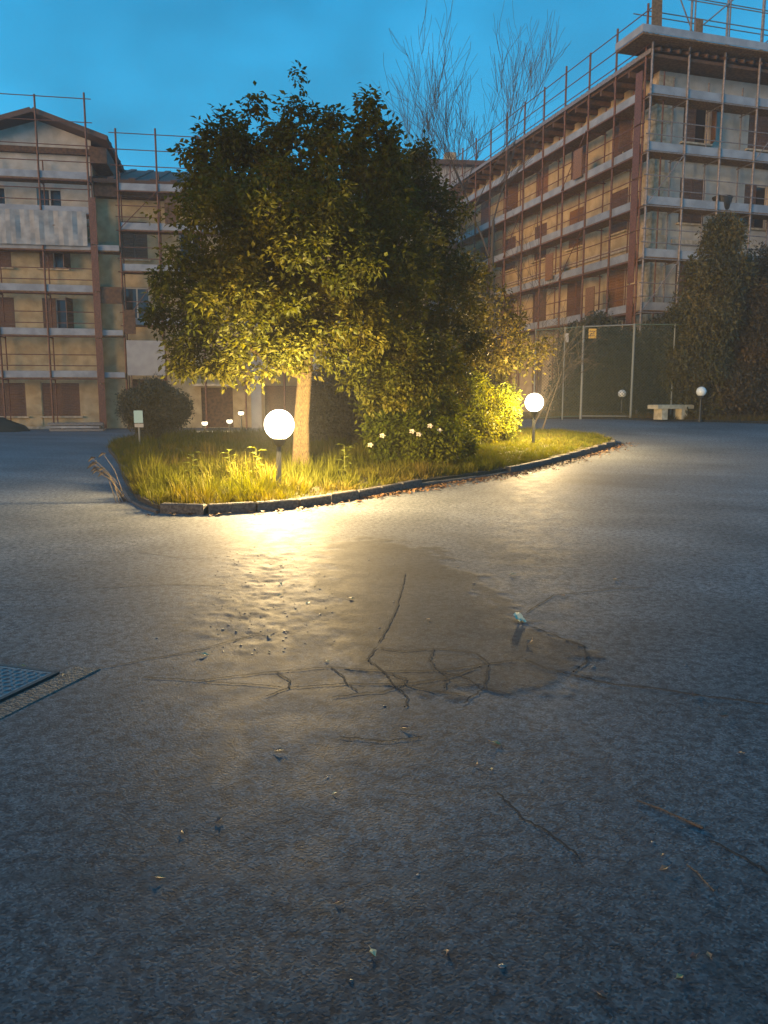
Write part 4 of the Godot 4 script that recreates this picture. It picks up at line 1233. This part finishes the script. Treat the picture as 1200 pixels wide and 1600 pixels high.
# ---------------------------------------------------------------- the sky
func make_sky() -> Sky:
	var w := 768
	var h := 384
	var im := Image.create_empty(w, h, false, Image.FORMAT_RGBAF)
	var n := FastNoiseLite.new()
	n.seed = 4; n.frequency = 1.1; n.fractal_octaves = 5
	for j in h:
		var el := PI / 2 - PI * (j + 0.5) / h
		for i in w:
			var az := TAU * (i + 0.5) / w
			var d := Vector3(-sin(az) * cos(el), sin(el), cos(az) * cos(el))
			var s := clampf(sin(el), 0.0, 1.0)
			var c := Color(0.04, 0.42, 0.74).lerp(Color(0.014, 0.25, 0.52), ss(0.1, 0.6, s))
			var k := n.get_noise_3d(d.x * 1.3, d.y * 3.2, d.z * 1.3) + 0.35 * n.get_noise_3d(d.x * 5.0 + 9.0, d.y * 9.0, d.z * 5.0)
			c = c * (1.0 + 0.55 * k) + Color(0.05, 0.05, 0.04) * ss(0.05, 0.6, k)
			im.set_pixel(i, j, Color(c.r, c.g, c.b, 1.0))
	var p := PanoramaSkyMaterial.new()
	p.panorama = ImageTexture.create_from_image(im)
	var sky := Sky.new()
	sky.sky_material = p
	return sky

func _ready() -> void:
	rng.seed = 11
	# --- camera, sky, evening light, exposure
	var cam := Camera3D.new()
	cam.name = "camera"
	cam.fov = 66.0
	cam.position = Vector3(0, 1.5, 0)
	cam.rotation_degrees = Vector3(-8.25, 0, 0)
	cam.near = 0.05
	cam.far = 400.0
	add_child(cam)
	cam.make_current()
	var env := Environment.new()
	env.background_mode = Environment.BG_SKY
	env.sky = make_sky()
	env.background_energy_multiplier = 1.0
	env.tonemap_mode = Environment.TONE_MAPPER_LINEAR
	env.tonemap_exposure = 1.25
	env.fog_enabled = true
	env.fog_density = 0.0014
	env.fog_light_color = Color(0.9, 0.92, 0.95)
	env.sdfgi_enabled = true
	env.ssao_enabled = true
	env.ssil_enabled = true
	var we := WorldEnvironment.new()
	we.name = "world_environment"
	we.environment = env
	add_child(we)
	var dusk := DirectionalLight3D.new()   # the afterglow low behind the camera
	dusk.name = "afterglow"
	dusk.light_color = Color(1.0, 0.77, 0.5)
	dusk.light_energy = 0.85
	dusk.light_angular_distance = 25.0
	dusk.shadow_enabled = true
	dusk.look_at_from_position(Vector3.ZERO, Vector3(0.72, -0.085, -0.67))
	add_child(dusk)

	# --- noises and materials
	undulate.seed = 2; undulate.frequency = 0.35; undulate.fractal_octaves = 1
	rough_noise.seed = 6; rough_noise.frequency = 0.9; rough_noise.fractal_octaves = 4
	tint_noise.seed = 8; tint_noise.frequency = 0.3; tint_noise.fractal_octaves = 3
	clump.seed = 12; clump.frequency = 0.8; clump.fractal_octaves = 3
	patch_poly = PackedVector2Array([Vector2(-0.54, -6.8), Vector2(-0.62, -8.0), Vector2(-0.28, -8.48), Vector2(0.57, -7.6), Vector2(0.76, -6.54), Vector2(0.92, -5.52), Vector2(1.04, -4.96), Vector2(1.16, -4.52), Vector2(1.13, -4.18), Vector2(0.87, -3.94), Vector2(0.53, -3.9), Vector2(0.13, -3.85), Vector2(-0.07, -4.12), Vector2(-0.31, -4.64), Vector2(-0.45, -5.34)])
	rough_poly = PackedVector2Array([Vector2(-1.43, -7.68), Vector2(-0.86, -8.1), Vector2(-0.55, -6.6), Vector2(-0.42, -5.34), Vector2(-0.6, -4.64), Vector2(-0.89, -4.5), Vector2(-1.25, -5.2)])
	var pm := Mb.new()
	pm.tube([Vector3(0, -0.5, 0), Vector3(0, 0.5, 0)], [1.0, 1.0], 8)
	pipe_mesh = pm.mesh()
	make_materials()

	# --- setting
	make_outline()
	make_ground()
	make_island()
	make_verge()
	left_building()
	right_building()
	far_house()

	# --- lamps
	globe_lamp(Vector3(-1.55, mound(-1.55, -11.5) - 0.02, -11.5), 1.0, 0.22, true, "lit globe lamp on a dark post in tall grass, in front of the tree trunk", -0.03)
	globe_lamp(Vector3(3.87, mound(3.87, -20.5) - 0.02, -20.5), 1.12, 0.24, true, "lit globe lamp farther off at the right end of the planted island")
	globe_lamp(Vector3(8.93, rise(8.93, -29.9) + 0.05, -29.9), 0.85, 0.15, false, "unlit white globe lamp standing behind the wire fence")
	globe_lamp(Vector3(10.98, rise(10.98, -27.6) + 0.05, -27.6), 1.0, 0.17, false, "unlit white globe lamp beside the ivy, right of the stone bench")
	small_lamp(Vector3(-8.05, 0, -35.6), "leftmost low lit lamp on the ground before the left wing", 0.36)
	small_lamp(Vector3(-6.93, 0, -35.6), "low lit lamp in the middle of the three before the left wing", 0.45)
	small_lamp(Vector3(-6.55, 0, -36.4), "tallest of the low lit lamps, beside the white portico pillar", 0.8)

	# --- planting
	var broad := [leaf_cluster(12, 0.115, 0.06, 0.19, 1), leaf_cluster(11, 0.1, 0.055, 0.17, 2), leaf_cluster(13, 0.125, 0.062, 0.2, 3)]
	var fine := [leaf_cluster(14, 0.1, 0.045, 0.2, 4), leaf_cluster(14, 0.09, 0.04, 0.18, 5)]
	main_tree(broad)
	var sec := shrub("evergreen_tree", "denser dark evergreen tree right behind the main leafy tree", "tree", Vector3(0.75, mound(0.75, -16.8), -16.8), SECOND_BLOBS, 130.0, broad, M.leaf, Color(0.075, 0.07, 0.013), 1.0, 3)
	var tm := Mb.new()
	tm.tube([Vector3(0, -0.1, 0), Vector3(0.05, 1.2, 0), Vector3(-0.05, 3.0, 0), Vector3(0, 5.0, 0)], [0.09, 0.075, 0.06, 0.02], 10)
	part("trunk", tm.mesh(), M.dark_bark, sec)
	var bush := shrub("rose_bush", "broad leafy bush with a few white flowers, lit by the right lamp", "bush", Vector3(1.3, mound(1.3, -19.8), -19.8), BUSH_BLOBS, 300.0, broad, M.leaf, Color(0.11, 0.125, 0.012), 0.85, 6)
	for p in [Vector3(-0.03, 0.82, -14.2), Vector3(0.83, 0.99, -14.3), Vector3(0.5, 0.9, -14.1), Vector3(0.63, 0.84, -14.3), Vector3(-0.25, 0.64, -14.4), Vector3(1.02, 0.9, -14.6)]: rose(bush, p, 0.06)
	shrub("round_bush", "clipped round dark green bush standing before the left wing", "bush", Vector3(-7.25, mound(-7.25, -25.0), -25.0), ROUND_BLOBS, 650.0, fine, M.leaf_dark, Color(0.04, 0.045, 0.02), 0.9, 6)
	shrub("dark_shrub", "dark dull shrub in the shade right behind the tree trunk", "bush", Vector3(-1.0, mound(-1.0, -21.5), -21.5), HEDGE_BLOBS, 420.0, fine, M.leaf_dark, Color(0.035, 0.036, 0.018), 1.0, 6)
	shrub("ivy_clad_tree", "tall ivy covered tree with a few rusty leaves, right of the bench", "tree", Vector3(11.6, rise(11.6, -28.9), -28.9), IVY_BLOBS.slice(0, 5), 300.0, fine, M.leaf_dark, Color(0.062, 0.058, 0.013), 1.4, 5, "", 0.7, 0.2)
	shrub("ivy_clad_tree", "dark overgrown tree at the right edge, behind the ivy covered one", "tree", Vector3(13.3, rise(13.3, -29.5), -29.5), IVY_BLOBS.slice(5), 260.0, fine, M.leaf_dark, Color(0.058, 0.042, 0.014), 1.4, 6, "", 0.7, 0.2)
	shrub("hedge", "dark green overgrown hedge behind the wire fence", "hedge", Vector3(9.2, rise(9.2, -32.0), -32.0), BACK_BLOBS, 260.0, fine, M.leaf_dark, Color(0.04, 0.044, 0.016), 1.5, 6)
	spray_tree("bare_tree", "tall leafless tree with upright twigs, nearer the right building's roof edge", Vector3(1.9, 0.25, -27.0), [[Vector3.ZERO, Vector3(-0.02, 1, 0), 6.6, 0.1, 1.0, 0.4], [Vector3(-0.3, 0, 0), Vector3(-0.08, 1, 0.05), 5.2, 0.07, 1.0, 0.4]], 4, "bare trees on the island", "tall leafless tree with upright twigs, left of two before the sky")
	spray_tree("bare_tree", "leafless tree with a fan of branches, close beside the leafy crown", Vector3(3.8, 0.3, -27.3), [[Vector3.ZERO, Vector3(-0.22, 1, 0), 7.0, 0.16, 0.9, 0.45]], 4, "bare trees on the island", "leafless tree with a fan of branches, right of two before the sky")
	spray_tree("bare_scrub", "tangle of bare thin branches behind the right lit lamp", Vector3(4.2, 0.4, -25.0), [[Vector3.ZERO, Vector3(-0.1, 1, 0.1), 2.9, 0.04, 0.3, 0.7], [Vector3(0.4, 0, 0), Vector3(0.5, 1, 0.1), 2.0, 0.035, 0.3, 0.7], [Vector3(-0.5, 0, 0), Vector3(-0.4, 1, 0.3), 2.8, 0.04, 0.3, 0.7], [Vector3(0.7, 0, 0.3), Vector3(0.2, 1, 0.2), 2.0, 0.03, 0.3, 0.7]], 3)
	shrub("sparse_shrub", "tall thin half bare shrub with few leaves, left of the right lamp before the facade", "bush", Vector3(2.6, mound(2.6, -22.2), -22.2), SPARSE_BLOBS, 75.0, fine, M.leaf, Color(0.085, 0.075, 0.015), 1.3, 9)
	make_grass()
	weed(Vector3(-0.6, mound(-0.6, -12.6), -12.6), 0.62, "leafy weed right of the tree trunk, in lit grass near the kerb", null)
	weed(Vector3(-1.92, mound(-1.92, -12.0), -12.0), 0.55, "leafy weed just left of the nearer lit lamp's post", null)
	weed(Vector3(-2.36, mound(-2.36, -12.0), -12.0), 0.5, "leafy weed left of the lamp, farther from its post", null)
	weed(Vector3(-3.0, mound(-3.0, -12.2), -12.2), 0.5, "leafy weed in the tall grass at the island's left end", null)
	var reed := thing("dry_stalks", "clump of dry brown stalks leaning out over the island's left edge", "plant", Vector3(-3.75, 0.08, -11.3))
	for k in 9:
		var rm := Mb.new()
		var d := Vector3(-0.55 + rng.randf_range(-0.25, 0.2), 1.0, -0.1 + rng.randf_range(-0.3, 0.3)) * rng.randf_range(0.35, 0.65)
		rm.tube([Vector3(rng.randf_range(-0.1, 0.1), -0.08, rng.randf_range(-0.1, 0.1)), d * 0.6, d + Vector3(-0.06, -0.04, 0)], [0.006, 0.005, 0.003], 5)
		part("stalk", rm.mesh(), M.dark_bark, reed)
		var hm := Mb.new()
		hm.tube([d + Vector3(-0.03, -0.02, 0), d + Vector3(-0.08, -0.02, 0), d + Vector3(-0.14, -0.08, 0)], [0.006, 0.02, 0.004], 6)
		part("seed_head", hm.mesh(), M.dark_bark, reed)

	# --- small things
	make_fence()
	make_bench()
	make_cover()
	make_litter()
	make_small_things()
